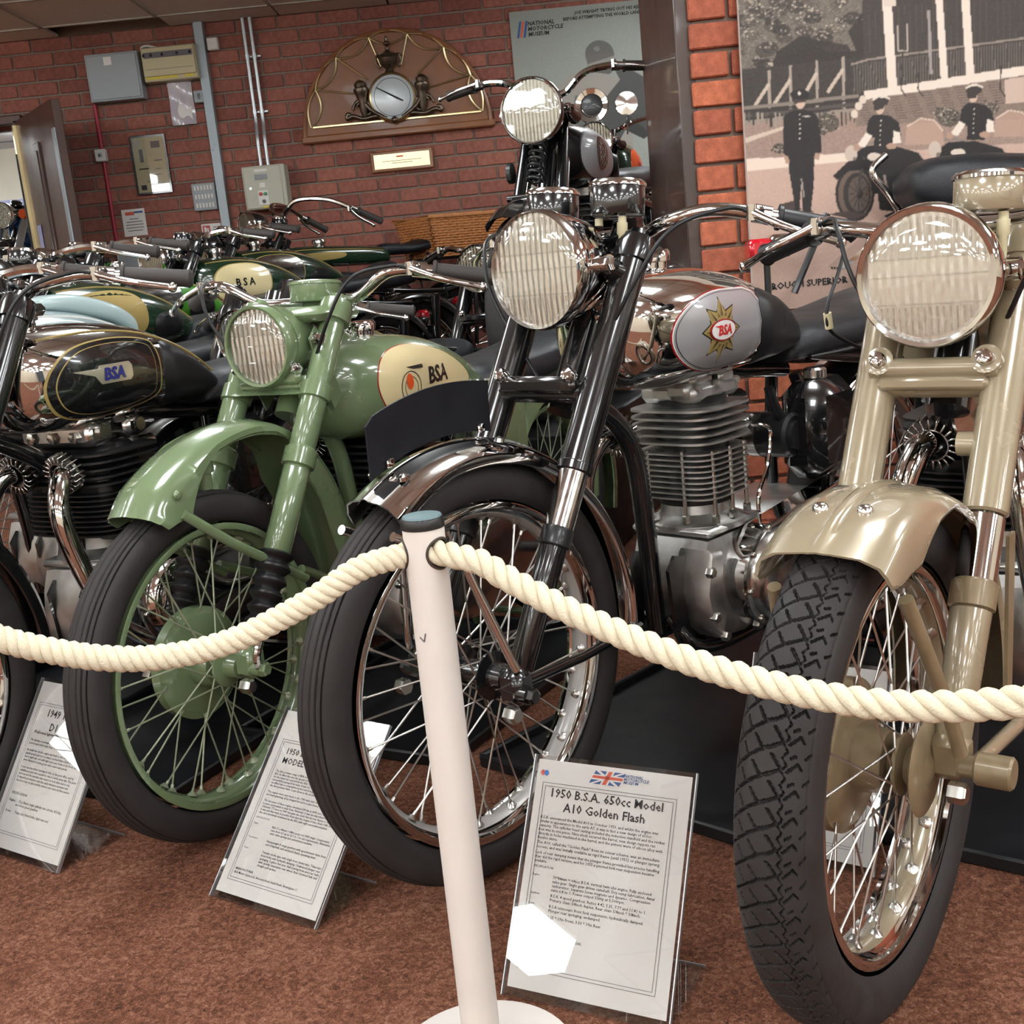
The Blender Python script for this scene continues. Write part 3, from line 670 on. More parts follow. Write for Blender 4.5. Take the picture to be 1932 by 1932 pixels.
def bike(sp):
    g = lambda k, d=None: sp.get(k, d)
    hi = g('hi', True); root = empty('motorcycle', g('loc'), radians(-90-g('yaw')), g('label'), 'motorcycle', g('group', 'vintage motorcycles on show'))
    R, rimr, tw = g('R', .33), g('rimr', .262), g('tw', .042); k = g('rake', .6); fx0, fz0 = g('fx0', 0.), g('fz0', R)
    pm, sm = g('paint', 'black'), g('frame', 'black'); fy = g('fy', .1)
    fx = lambda z: fx0-(z-fz0)*k
    fa = np.array([-k, 0, 1.]); fl = np.linalg.norm(fa); fa /= fl
    fpt = lambda z, y=0., d=0.: np.array([fx(z)+d*fa[2], y, z-d*fa[0]])     # d: ahead of the fork line
    nn = 24 if hi else 12
    wheel(root, 'front_wheel', 0, g('wz', R), R, rimr, tw, g('tread', 'rib'), g('rim', 'chrome'), g('band'), g('spoke', 'spoke'), g('hub', 'black'), g('drum'), hi)
    rx = g('wb', -1.37)
    wheel(root, 'rear_wheel', rx, R, R, rimr, tw+.002, 'rib', g('rim', 'chrome'), g('band'), g('spoke', 'spoke'), g('hub', 'black'), ('chromew' if pm != 'green' else 'green', .085), g('hirear', False))
    # ---- fork
    for y in (fy, -fy):
        if g('fork') == 'girder':
            L = mk('fork_blade', MB().tube([fpt(R, y*.85), fpt(.6, y*.8), fpt(.95, y*.62), fpt(1.0, y*.6)], [.012, .02, .017, .012], 12), pm, root)
            mk('fork_stay', MB().tube([fpt(R, y*.85, .0), fpt(.6, y*.8, -.05), fpt(.9, y*.6, -.07)], .009, 10), 'chrome' if not g('dark') else pm, root)
            continue
        for nm, m, z0, pr in g('legs'):
            mk(nm, MB().lathe([(r, (z-z0)*fl) for r, z in pr], fpt(z0, y), fa, nn), m, root)
        b = MB().box(fpt(R+.01, y), (.045, .05, .06), .012); b.cyl(fpt(R, y-.03 if y < 0 else y, .0), fpt(R, y+.034 if y > 0 else y, .0), .015, 14)
        hexnut(b, fpt(R, y+(.034 if y > 0 else -.034)), (0, 1 if y > 0 else -1, 0), .013, .012)
        mk('axle_lug', b, g('lug', pm), root)
        if hi:
            b = MB(); hexnut(b, fpt(R-.03, y*1.1, .012), (0, 1 if y > 0 else -1, 0), .014, .022); mk('pinch_bolt', b, 'steel', root)
    if g('fork') == 'girder':
        p = []
        for i in range(120): a = i/120*2*pi*8; z = .73+.17*i/120; q = fpt(z, .026*cos(a), .055+.026*sin(a)); p.append(q)
        mk('fork_spring', MB().tube(p, .005, 8), 'blackm', root)
        mk('fork_link', MB().box(fpt(.94, 0, 0), (.09, .14, .03), .008), pm, root)
        mk('fork_link', MB().box(fpt(.70, 0, 0), (.11, .17, .035), .008).cyl(fpt(.70, -.1, .03), fpt(.70, .1, .03), .012), pm, root)
        b = MB().cyl(fpt(.82, -.115, -.03), fpt(.82, -.13, -.03), .035, 9); mk('damper_knob', b, 'blackm', root)
    else:
        zl, zu = g('yokez', (.775, 1.0)); ym = g('yoke', pm)
        b = MB().box(fpt(zl, 0, 0), (.05, fy*2+.03, .034), .012)
        if g('bridge', True): b.box(fpt(zl, 0, .028), (.02, fy*1.6, .03), .008)
        mk('lower_yoke', b, ym, root)
        if g('bridge', True):
            for y in (-fy*.72, fy*.72): b = MB(); nut(b, fpt(zl+.01, y, .034), (fa[2], 0, -fa[0]), .0125, .02); mk('yoke_nut', b, 'chrome', root)
        b = MB().box(fpt(zu, 0, -.02), (.075, fy*2+.045, .024), .01)
        for y in (fy, -fy): b.lathe([(.033, -.03), (.034, -.005), (.031, .012), (.018, .016), (.014, .028), (.001, .03)], fpt(zu, y), fa, nn)
        mk('top_yoke', b, ym, root)
    mk('steering_head', MB().cyl(fpt(.76, 0, -.055), fpt(.985, 0, -.055), .031, 18), sm, root)
    # ---- front mudguard
    if g('fender'):
        mk('front_mudguard', fender_mb(g('fender'), g('fsec'), g('fdrop')), g('fmat', pm), root, ang=50)
        for pts, r, m in g('stays', ()):
            for sd in (1, -1): mk('mudguard_stay', MB().tube([(x, y*sd, z) for x, y, z in pts], r, 10), m, root)
    # ---- headlamp and clocks
    if g('lamp'):
        lc, lr, lsh, lrim, ld = g('lamp')
        lamp(root, lc, lr, lsh, lrim, ld, hi, rk=g('rimk', .9))
        if g('ears', True):
            for sd in (1, -1):
                bx = np.array([lc[0]-.062, sd*(lr*.95), lc[2]]); q = fpt(lc[2]-.02, sd*fy*.98)
                b = MB().tube([bx+np.array([.0, 0, .0]), (bx+q)/2+np.array([0, 0, -.005]), q], [.016, .02, .024], 12)
                mk('lamp_bracket', b, g('earmat', pm), root)
                b = MB(); b.cyl(bx-np.array([0, sd*.01, 0]), bx+np.array([0, sd*.012, 0]), .016, 14); hexnut(b, bx+np.array([0, sd*.012, 0]), (0, sd, 0), .011, .014); mk('lamp_bolt', b, 'chrome', root)
    for c, r, h, m, top in g('clocks', ()):
        c = np.array(c); ax = np.array(g('clockax', (-.25, 0, .97)))
        K = mk('speedometer', MB().lathe([(r*.55, -h*.5), (r*.96, -h*.46), (r, -h*.4), (r, h*.36), (r*.97, h*.4)], c, ax, 36 if hi else 16), m, root)
        mk('bezel', MB().lathe([(r*.98, h*.34), (r*1.05, h*.38), (r*1.05, h*.46), (r*.95, h*.56), (r*.8, h*.58), (.001, h*.55)], c, ax, 36 if hi else 16), top, root if False else K)
        if g('fittings') and hi:
            _, e1, e2 = basis(ax)
            for q0, q1 in ((.5, .35), (-.45, .5)):
                b = MB(); p = c-np.array(ax)*h*.5+np.array([q1*r, q0*r, 0]); b.lathe([(.007, -.012), (.007, 0)], p, ax, 10)
                if q0 > 0: b.lathe([(.005, -.06), (.006, -.055), (.006, -.03), (.009, -.026), (.009, -.008)], p+np.array([0, 0, -.002]), ax, 10)
                mk('cable_union', b, 'creamfit', K)
    for f in g('extra', ()): f(root, fpt, fx)
    # ---- handlebar
    bar = g('bar'); bm_ = g('barmat', 'chrome')
    if bar:
        half = [np.array(p) for p in bar]; full = [p*np.array([1, -1, 1]) for p in half[::-1]]+half
        mk('handlebar', MB().tube(smoothpath(full, 6), .0115, 14 if hi else 8), bm_, root)
        for sd in (1, -1):
            m_ = np.array([1, sd, 1]); e, d0 = half[-1]*m_, half[-2]*m_; u = e-d0; u /= np.linalg.norm(u); gl = .125; s0 = e-u*gl
            b = MB().lathe([(.0125, 0), (.021, .0), (.021, .006), (.0165, .008), (.0165, gl-.004), (.019, gl), (.012, gl+.006)], s0, u, 18 if hi else 10)
            if hi and g('ribgrip', False):
                for i in range(12): b.lathe([(.0168, .012+i*.009), (.018, .014+i*.009), (.018, .018+i*.009), (.0168, .02+i*.009)], s0, u, 18)
            mk('grip', b, g('gripmat', 'rubberg'), root)
            f = g('leverf', .045); pz = s0-u*.025; pv = pz+np.array([f*.55, 0, .004]); tip = e+np.array([f*1.2, 0, -.012])+u*.01
            mk('lever_clamp', MB().lathe([(.0155, -.014), (.0155, .014)], pz, u, 14).box(pz+np.array([.016, 0, .004]), (.03, .022, .018), .005).cyl(pv-np.array([0, 0, .012]), pv+np.array([0, 0, .013]), .009, 12), bm_, root)
            lever(root, pv, (pv+tip)/2+np.array([f*.35, 0, .0]), tip, bm_)
            if hi:
                q = pv-u*.04+np.array([.0, 0, .0]); tgt = fpt(.80, sd*.05, -.03); mid = g('cablemid', (.06, .02)); mp = (q+tgt)/2+np.array([mid[0], 0, mid[1]])
                mk('control_cable', MB().tube(smoothpath([pv, q, (q+mp)/2+np.array([.02, 0, .03]), mp, tgt], 8), .0035, 8), 'rubberb', root)
    # ---- frame
    b = MB(); r = .016
    hd, hl = fpt(.95, 0, -.055), fpt(.80, 0, -.055)
    b.tube(smoothpath([hl, (g('dtx', -.475)+.035, 0, .66), (g('dtx', -.475), 0, .50), (g('dtx', -.475)-.015, 0, .27)], 6), .019, 12)
    for y in (-.07, .07):
        b.tube(smoothpath([(-.5, y*.3, .30), (-.54, y, .235), (-.75, y, .22), (-1.0, y, .24), (-1.06, y, .32)], 5), .013, 10)
        b.tube([(-1.0, y*.4, .70), (-1.05, y, .5), (-1.06, y, .30)], .014, 10)
        b.tube(smoothpath([(-1.0, y*.9, .74), (-1.25, y*1.5, .70), (-1.5, y*1.6, .68)], 5), .012, 10)
        b.tube([(-1.06, y, .33), (rx, y*1.7, R)], .014, 10); b.tube([(-1.04, y*1.1, .36), (rx+.02, y*1.75, R-.02)], .009, 8)
        b.cyl((rx-.03, y*1.75, R), (rx-.055, y*1.9, .66), .026 if not g('rigid') else .011, 14)
        b.cyl((rx, y*1.6, R), (rx, y*2.0, R), .014, 10)
    b.tube(smoothpath([hd, (-.7, 0, .76), (-1.0, 0, .71)], 5), .018, 12)
    mk('frame', b, sm, root)
    for y in (-.05, .042): mk('engine_plate', MB().prism([(-.455, .40), (-.478, .425), (-.545, .41), (-.56, .30), (-.56, .225), (-.50, .215), (-.468, .27)], (g('edx', 0.)*.3, y, 0), (1, 0, 0), (0, 0, 1), (0, 1, 0), .008), sm, root)
    b = MB()
    for y in (-.1, .1): b.tube(smoothpath([(-1.02, y, .26), (-1.1, y*1.3, .14), (-1.16, y*1.45, .012)], 4), .012, 10)
    b.tube([(-1.14, -.14, .06), (-1.14, .14, .06)], .01, 8); mk('centre_stand', b, sm, root)
    for y in (-1, 1): mk('footrest', MB().cyl((-.98, y*.12, .29), (-.98, y*.26, .29), .015, 12).cyl((-.98, y*.08, .29), (-.98, y*.13, .29), .008, 8), 'rubberb', root)
    engine(root, g('engine', 'single'), hi, g('edx', 0.), g('edz', 0.))
    for sd, kw in g('exhausts', ((-1, {}),)): exhaust(root, sd, hi=hi, clamp=hi, **kw)
    mk('oil_tank', MB().box((-.935, .115, .60), (.17, .1, .2), .03), g('oilmat', sm), root)
    if hi: mk('oil_cap', MB().cyl((-.93, .115, .698), (-.93, .115, .722), .024, 16, bev=.004), 'alloyp', root)
    # ---- tank
    tk = Tank(g('tank', TANK)); T = mk('fuel_tank', tk.mb(), g('tankmat', pm), root, ang=60)
    zt = tk.at(-.56)[1]
    mk('filler_cap', MB().lathe([(.030, -.006), (.030, .012), (.036, .013), (.037, .028), (.033, .034), (.001, .036)], g('cappos', (-.53, 0, zt)), (.02, 0, 1), 24), 'chrome' if hi else 'chromew', T)
    if g('decal'): g('decal')(T, tk)
    # ---- seat, rear end
    if g('seat', 'dual') == 'dual':
        z = g('seatz', .0); mk('seat', seat_mb(g('seatpts') or [(-.90, .735+z, .76+z, .075), (-.93, .735+z, .80+z, .105), (-1.0, .735+z, .815+z, .125), (-1.25, .74+z, .825+z, .135), (-1.48, .755+z, .85+z, .13), (-1.56, .765+z, .845+z, .115), (-1.585, .785+z, .82+z, .08)]), 'leather', root)
        if hi: mk('seat_piping', MB().tube(smoothpath([(-.94, .1, .742+z), (-1.1, .132, .745+z), (-1.4, .138, .758+z), (-1.56, .118, .775+z)], 4), .005, 8), 'rubberb', root)
    else:
        z = g('seatz', .0); mk('saddle', seat_mb([(-.93, .76+z, .79+z, .03), (-.97, .74+z, .80+z, .06), (-1.08, .735+z, .79+z, .1), (-1.18, .74+z, .81+z, .135), (-1.235, .75+z, .83+z, .125), (-1.255, .775+z, .82+z, .08)], 2.4), 'leather', root)
        for y in (-.09, .09):
            p = [(-1.19+.022*cos(a), y+.022*sin(a), .66+z+.085*a/(2*pi*5)) for a in np.linspace(0, 2*pi*5, 80)]; mk('saddle_spring', MB().tube(p, .0045, 8), 'chromew', root)
    RF = R+.028; pa = [(rx+RF*sin(a), R+RF*cos(a)) for a in np.radians(np.linspace(62, -108, 14))]
    mk('rear_mudguard', fender_mb(pa, lambda u, d: [(-.075, -.05), (-.07, -.018), (-.05, -.003), (-.012, 0), (0, .003), (.012, 0), (.05, -.003), (.07, -.018), (.075, -.05)], lambda u: .05), g('rfmat', g('fmat', pm)), root, ang=50)
    tx = rx-RF*.75; tz = R+RF*.72
    if g('tail', True): mk('tail_lamp', MB().box((tx-.04, 0, tz+.02), (.05, .06, .05), .012), 'redlamp', root)
    mk('tail_bracket', MB().box((tx, 0, tz), (.07, .11, .03), .01).box((tx-.035, 0, tz-.09), (.008, .16, .12), .003), sm, root)
    return root
TANK = [(-.345, .85, .905, .03), (-.358, .80, .932, .07), (-.40, .756, .95, .11), (-.48, .742, .957, .134), (-.58, .74, .956, .14), (-.70, .742, .938, .132), (-.82, .746, .896, .112), (-.92, .748, .838, .086), (-.985, .752, .79, .055), (-1.0, .76, .775, .03)]
def shiftank(t, dx, dz, sw=1.): return [(a+dx, b+dz, c+dz, d*sw) for a, b, c, d in t]
# ------------------------------------------------------------------ the individual motorcycles
def lathe_seg(nm, m, z0, z1, r, rr=None, lip=.0): return (nm, m, z0, [(r-.003, z0), (r, z0+.003), (rr or r, z1-.003), ((rr or r)-.003, z1)])
def gaiter(z0, z1, r0, r1, n=5):
    pr = []
    for i in range(n*8+1):
        f = i/(n*8); pr.append((r0+(r1-r0)*f+.0045*cos(f*n*2*pi), z0+(z1-z0)*f))
    return ('fork_gaiter', 'rubberb', z0, [(r0-.006, z0-.004)]+pr+[(r1-.004, z1+.004)])
def round_sec(w, bead=0.):
    def f(u, d): return [(-w, -d), (-w*1.0, -d*.55), (-w*.95, -.026), (-w*.8, -.011), (-w*.5, -.003), (-w*.16, 0), (-w*.08, bead), (w*.08, bead), (w*.16, 0), (w*.5, -.003), (w*.8, -.011), (w*.95, -.026), (w, -d*.55), (w, -d)]
    return f
def arc(cx, cz, r, a0, a1, n=12): return [(cx+r*sin(a), cz+r*cos(a)) for a in np.radians(np.linspace(a0, a1, n))]
def on_tank(tk, x0, z0, sx, off=.0025, sd=1, mirror=True):
    """map lettering (x to the rider's rear on the left side) on to the tank skin"""
    return lambda x, y: (x0-sx*x*sd, sd*tk.side(x0-sx*x*sd, z0+y, off), z0+y)
def badge_letters(T, tk, body, size, x0, z0, mat, off=.003, bold=.02, shear=0., sides=(1, -1), nm='tank_lettering'):
    for sd in sides: mk(nm, textmb(body, size, on_tank(tk, x0, z0, 1., off, sd), ctr=True, bold=bold, shear=shear), mat, T, smooth=False, fix=False)
def star(cx, cz, r0, r1, n=8, ry=1.3):
    o = []
    for i in range(2*n):
        a = pi/2+i*pi/n; r = r1*(ry if i % 4 == 0 and False else 1) if i % 2 == 0 else r0; o.append((cx+r*cos(a), cz+r*sin(a)))
    return o
# ---- the black and chrome single in the centre
def plate_extra(root, fpt, fx):
    c = (0., .355); a = np.radians(np.linspace(26, -13, 16)); o = [(c[0]+.388*sin(t), c[1]+.388*cos(t)) for t in a]
    top = [(c[0]+.468*sin(t), c[1]+.468*cos(t)) for t in np.radians(np.linspace(-11.5, 19, 14))]
    o = o+[(o[-1][0]-.002, o[-1][1]+.06)]+top+[(top[-1][0]+.016, top[-1][1]-.014)]
    mk('number_plate', MB().prism(o, (0, -.002, 0), (1, 0, 0), (0, 0, 1), (0, 1, 0), .004), 'plate', root, smooth=False)
    for t in (20, -9): t = radians(t); q = np.array([c[0]+.392*sin(t), 0, c[1]+.392*cos(t)]); b = MB().box(q+np.array([0, .005, 0]), (.014, .008, .012), .002); hexnut(b, q+np.array([0, .006, .004]), (0, 1, 0), .005, .006); mk('plate_bracket', b, 'chrome', root)
    for t, y in ((21, .035), (21, -.035), (-10, .04)): t = radians(t); q = np.array([c[0]+.377*sin(t), y, c[1]+.374*cos(t)]); mk('mudguard_rivet', MB().lathe([(.009, -.002), (.008, .004), (.0005, .007)], q, (sin(t), y*4, cos(t)), 12), 'chromew', root)
def clock_bracket(m):
    def f(root, fpt, fx):
        b = MB().box(fpt(1.015, 0, .0), (.03, .19, .012), .004)
        for y in (-.07, .07): b.tube([fpt(1.0, y*.6, -.01), (-.37, y, 1.035)], .009, 10)
        mk('clock_bracket', b, m, root)
    return f
def bk_decal(T, tk):
    o = [];
    for a in np.linspace(pi*.5, pi*1.5, 22): o.append((-.575-.147*cos(a)*-1 if False else -.575-.143*cos(a), .838+.071*sin(a)))
    o = [(-.575+.143*cos(a), .838+.071*sin(a)) for a in np.linspace(-pi/2, pi/2, 22)]+[(-.66, .906), (-.69, .897), (-.704, .88), (-.706, .84), (-.703, .80), (-.69, .782), (-.66, .77)]
    mk('panel_lining', tk.patch(scaled(o, 1.045), .001), 'red', T); mk('panel_edge', tk.patch(scaled(o, 1.02), .0017), 'white', T); mk('tank_panel', tk.patch(o, .0024), 'silver', T)
    mk('panel_pinstripe', tk.patch(scaled(o, .965), .0028), 'blackink', T); mk('panel_field', tk.patch(scaled(o, .952), .0032), 'silver', T)
    cx, cz = -.556, .839
    mk('star_outline', tk.patch(star(cx, cz, .037, .0595), .0036, 4), 'blackink', T, ang=10)
    mk('star_badge', tk.patch(star(cx, cz, .034, .055), .0042, 4), 'goldline', T, ang=10)
    b = MB()
    for sd in (1, -1):
        for i in range(16):
            a = pi/2+i*pi/8; r1 = .053 if i % 2 == 0 else .036; wd = .09 if i % 2 == 0 else .05
            p = [(cx+.026*cos(a-.10), cz+.026*sin(a-.10)), (cx+r1*cos(a), cz+r1*sin(a)), (cx+.026*cos(a+.04), cz+.026*sin(a+.04))]
            b.add([(x, sd*tk.side(x, z, .0064), z) for x, z in p], [(0, 1, 2)])
    mk('star_rays', b, 'blackink', T, smooth=False, fix=False)
    mk('badge_rim', tk.patch(outline_ellipse(cx, cz, .0385, .0195), .0072, 3), 'red', T); mk('badge_oval', tk.patch(outline_ellipse(cx, cz, .036, .017), .0078, 3), 'white', T)
    badge_letters(T, tk, 'BSA', .0245, cx-.003, cz, 'redink', .0086, .035, .2)
    b = MB()
    for sd in (1, -1): b.add([(x, sd*tk.side(x, z, .0086), z) for x, z in [(cx+.030, cz+.0088), (cx+.010, cz+.0088), (cx+.016, cz+.005)]], [(0, 1, 2)])
    mk('badge_wing', b, 'redink', T, smooth=False, fix=False)
    k = [(-.715, .895), (-.78, .893), (-.83, .872), (-.885, .83), (-.915, .79), (-.90, .772), (-.83, .757), (-.74, .755), (-.715, .775), (-.705, .83)]
    mk('knee_pad', tk.patch(smoothclosed(k), .002, 6, bulge=.013), 'rubberb', T)
def smoothclosed(p, n=5):
    p = np.array(p); N = len(p); out = []
    for i in range(N):
        a, b, c, d = p[i-1], p[i], p[(i+1) % N], p[(i+2) % N]
        for t in np.linspace(0, 1, n, endpoint=False): out.append(tuple(.5*(2*b+(c-a)*t+(2*a-5*b+4*c-d)*t*t+(3*b-a-3*c+d)*t**3)))
    return out
BKS = dict(loc=(-.083, 1.825, 0), yaw=44, R=.345, rimr=.279, wz=.352, tw=.039, rake=.6, fx0=0, fz0=.385, fy=.105, tread='rib', band='silverrim', hub='black',
    legs=[lathe_seg('fork_shroud', 'black', .66, .985, .028), ('fork_collar', 'black', .655, [(.026, .655), (.0295, .657), (.0295, .668), (.027, .67)]), lathe_seg('fork_tube', 'chromew', .572, .66, .0245), ('fork_seal', 'blackm', .548, [(.024, .548), (.026, .55), (.026, .572), (.023, .576)]), lathe_seg('fork_slider', 'black', .375, .55, .0205, .0225)],
    lamp=((-.232, 0, .976), .1, 'chrome', 'chrome', .15), earmat='black', clocks=[((-.372, .072, 1.078), .046, .056, 'black', 'chrome'), ((-.372, -.072, 1.078), .046, .056, 'black', 'chrome')], clockax=(-.12, .02, .99), fittings=True,
    fender=arc(0, .352, .377, 30, -100), fsec=round_sec(.058, .004), fdrop=lambda u: .034+.016*max(0, 1-u*6), fmat='chrome',
    stays=[([(.19, .058, .63), (.07, .066, .57), (.035, .118, .40), (.03, .122, .385)], .0075, 'chrome'), ([(.01, .12, .36), (-.15, .10, .345), (-.36, .06, .33)], .0085, 'black')],
    bar=[(-.43, 0, 1.02), (-.42, .08, 1.018), (-.40, .15, 1.035), (-.425, .22, 1.046), (-.47, .29, 1.03), (-.56, .40, .99)], leverf=.055, gripmat='rubberb',
    extra=[plate_extra, clock_bracket('black'), lambda root, fpt, fx: (mk('oil_pipe', MB().tube(smoothpath([(-.709, .1, .641), (-.766, .1, .625), (-.769, .1, .594), (-.755, .1, .548), (-.719, .1, .502), (-.715, .1, .449), (-.729, .1, .408)], 5), .0042, 8), 'chrome', root), mk('breather_hose', MB().tube(smoothpath([(-.79, .09, .70), (-.807, .09, .665), (-.834, .09, .631), (-.884, .085, .595)], 5), .010, 10), 'rubberb', root))], decal=bk_decal, tankmat='chrome', fuel=1, engine='single', edx=-.06, rimk=.93, cappos=(-.55, 0, .955),
    exhausts=((-1, dict(port=(-.462, .03, .665))),), label='black and chrome motorcycle with a blank black plate edge-on above its chrome front mudguard')
# ---- the pale green single
def gr_decal(T, tk):
    o = smoothclosed([(-.455, .77), (-.475, .815), (-.53, .838), (-.62, .838), (-.72, .81), (-.80, .765), (-.82, .735), (-.78, .705), (-.66, .685), (-.53, .69), (-.475, .72)])
    mk('panel_lining', tk.patch(scaled(o, 1.012), .001), 'red', T); mk('tank_panel', tk.patch(o, .0018), 'cream', T)
    badge_letters(T, tk, 'BSA', .05, -.66, .768, 'blackink', .0028, .03, .1)
    b = MB()
    for sd in (1, -1): b.add([(x, sd*tk.side(x, z, .0028), z) for x, z in [(-.54, .796), (-.60, .796), (-.60, .788), (-.565, .789)]], [(0, 1, 2, 3)])
    mk('winged_mark', b, 'blackink', T, smooth=False, fix=False)
    b = MB(); q = MB()
    for sd in (1, -1):
        for r0, r1 in ((.033, .035), (.022, .0235)):
            n = 30
            for i in range(n):
                a0, a1 = 2*pi*i/n, 2*pi*(i+1)/n
                p = [(-.55+r*cos(a), .752+r*sin(a)) for r, a in ((r0, a0), (r1, a0), (r1, a1), (r0, a1))]; b.add([(x, sd*tk.side(x, z, .0028), z) for x, z in p], [(0, 1, 2, 3)])
        q.add([(x, sd*tk.side(x, z, .0032), z) for x, z in outline_ellipse(-.545, .765, .012, .017, 16)], [tuple(range(16))])
    mk('emblem_rings', b, 'blackink', T, smooth=False, fix=False); mk('emblem_figure', q, 'orange', T, smooth=False, fix=False)
    line = smoothclosed([(-.405, .76), (-.425, .80), (-.47, .835), (-.56, .85), (-.56, .848), (-.472, .832), (-.428, .798), (-.409, .76)], 3)
def gr_extra(root, fpt, fx):
    b = MB().box(fpt(.925, 0, .01), (.12, .235, .03), .014)
    mk('nacelle_plate', b, 'green', root)
    for sd in (1, -1):
        b = MB(); o = [(-.295, .885), (-.315, .905), (-.335, .89), (-.36, .80), (-.375, .765), (-.345, .74), (-.322, .79)]
        b.prism(o, (0, sd*.088-.002, 0), (1, 0, 0), (0, 0, 1), (0, 1, 0), .004)
        mk('lamp_stay', b, 'green', root)
    for sd in (1, -1):
        b = MB(); b.cyl((-.312, sd*.088, .882), (-.312, sd*.1, .882), .014, 14); hexnut(b, (-.312, sd*.1, .882), (0, sd, 0), .011, .012); b.cyl((-.335, sd*.088, .82), (-.335, sd*.098, .82), .007, 10)
        mk('stay_bolt', b, 'chrome', root)
    mk('under_plate', MB().prism([(-.33, .775), (-.24, .785), (-.26, .79), (-.36, .80)], (0, -.085, 0), (1, 0, 0), (0, 0, 1), (0, 1, 0), .17), 'green', root)
    b = MB()
    b.lathe([(.014, 0), (.014, .03), (.02, .031), (.02, .05), (.016, .052)], (-.05, .0, .64), (0, 0, 1), 14); mk('brake_adjuster', b, 'green', root)
    for sd in (1, -1): mk('mudguard_bolt', MB().sphere((.085, sd*.066, .66), .009, 10, 6, (1, .6, 1)), 'green', root)
    mk('axle_lever', MB().tube(smoothpath([(.02, .13, .325), (.03, .14, .36), (.0, .14, .41)], 5), .007, 8), 'chrome', root)
def gr_drop(u): return float(np.interp(u, [0, .05, .12, .2, .3, .5, .6, .66, .8, 1.], [.045, .07, .082, .05, .024, .022, .04, .075, .085, .07]))
GRS = dict(loc=(-.582, 2.103, 0), yaw=30, R=.325, rimr=.264, wz=.318, tw=.04, rake=.64, fx0=-.005, fz0=.355, fy=.1, tread='rib', rim='green', spoke='spokeg', hub='green', drum=('green', .1), paint='green', frame='green', earmat='green', ears=False,
    legs=[lathe_seg('fork_shroud', 'green', .655, .94, .026), ('fork_clip', 'green', .77, [(.026, .768), (.031, .77), (.031, .795), (.026, .797)]), ('fork_ring', 'green', .655, [(.026, .65), (.032, .653), (.032, .68), (.026, .685)]), lathe_seg('fork_cover', 'green', .505, .655, .0265), gaiter(.395, .505, .024, .031, 5), lathe_seg('fork_end', 'green', .35, .395, .017)],
    rimk=.87, yokez=(.80, .935), lamp=((-.245, 0, .879), .082, 'green', 'green', .16), clocks=[((-.445, .0, .968), .053, .042, 'green', 'green')], clockax=(-.10, 0, .99),
    fender=[(.15, .635), (.115, .675), (.06, .708), (0, .732), (-.08, .75), (-.16, .75), (-.24, .728), (-.31, .68), (-.37, .60), (-.405, .50), (-.42, .40), (-.415, .31)], fsec=round_sec(.064, .0015), fdrop=gr_drop, fmat='green',
    stays=[([(.08, .066, .625), (.0, .09, .555), (-.17, .105, .44)], .0095, 'green'), ([(-.16, .105, .46), (-.28, .08, .40), (-.38, .07, .35)], .0095, 'green')],
    bar=[(-.45, 0, .95), (-.44, .07, .95), (-.42, .13, .955), (-.41, .21, .995), (-.44, .28, .992), (-.51, .395, .965)], leverf=.06,
    extra=[gr_extra], decal=gr_decal, tank=shiftank(TANK, -.02, -.09), tankmat='green', oilmat='green', seat='dual', seatz=-.06, cappos=(-.58, 0, .862), edz=-.05, engine='twin', hirear=True,
    label='pale green motorcycle with a green headlamp shell and cream tank panel')
M['spokeg'] = P('green grey spoke', S(150, 158, 132), .35, .4)
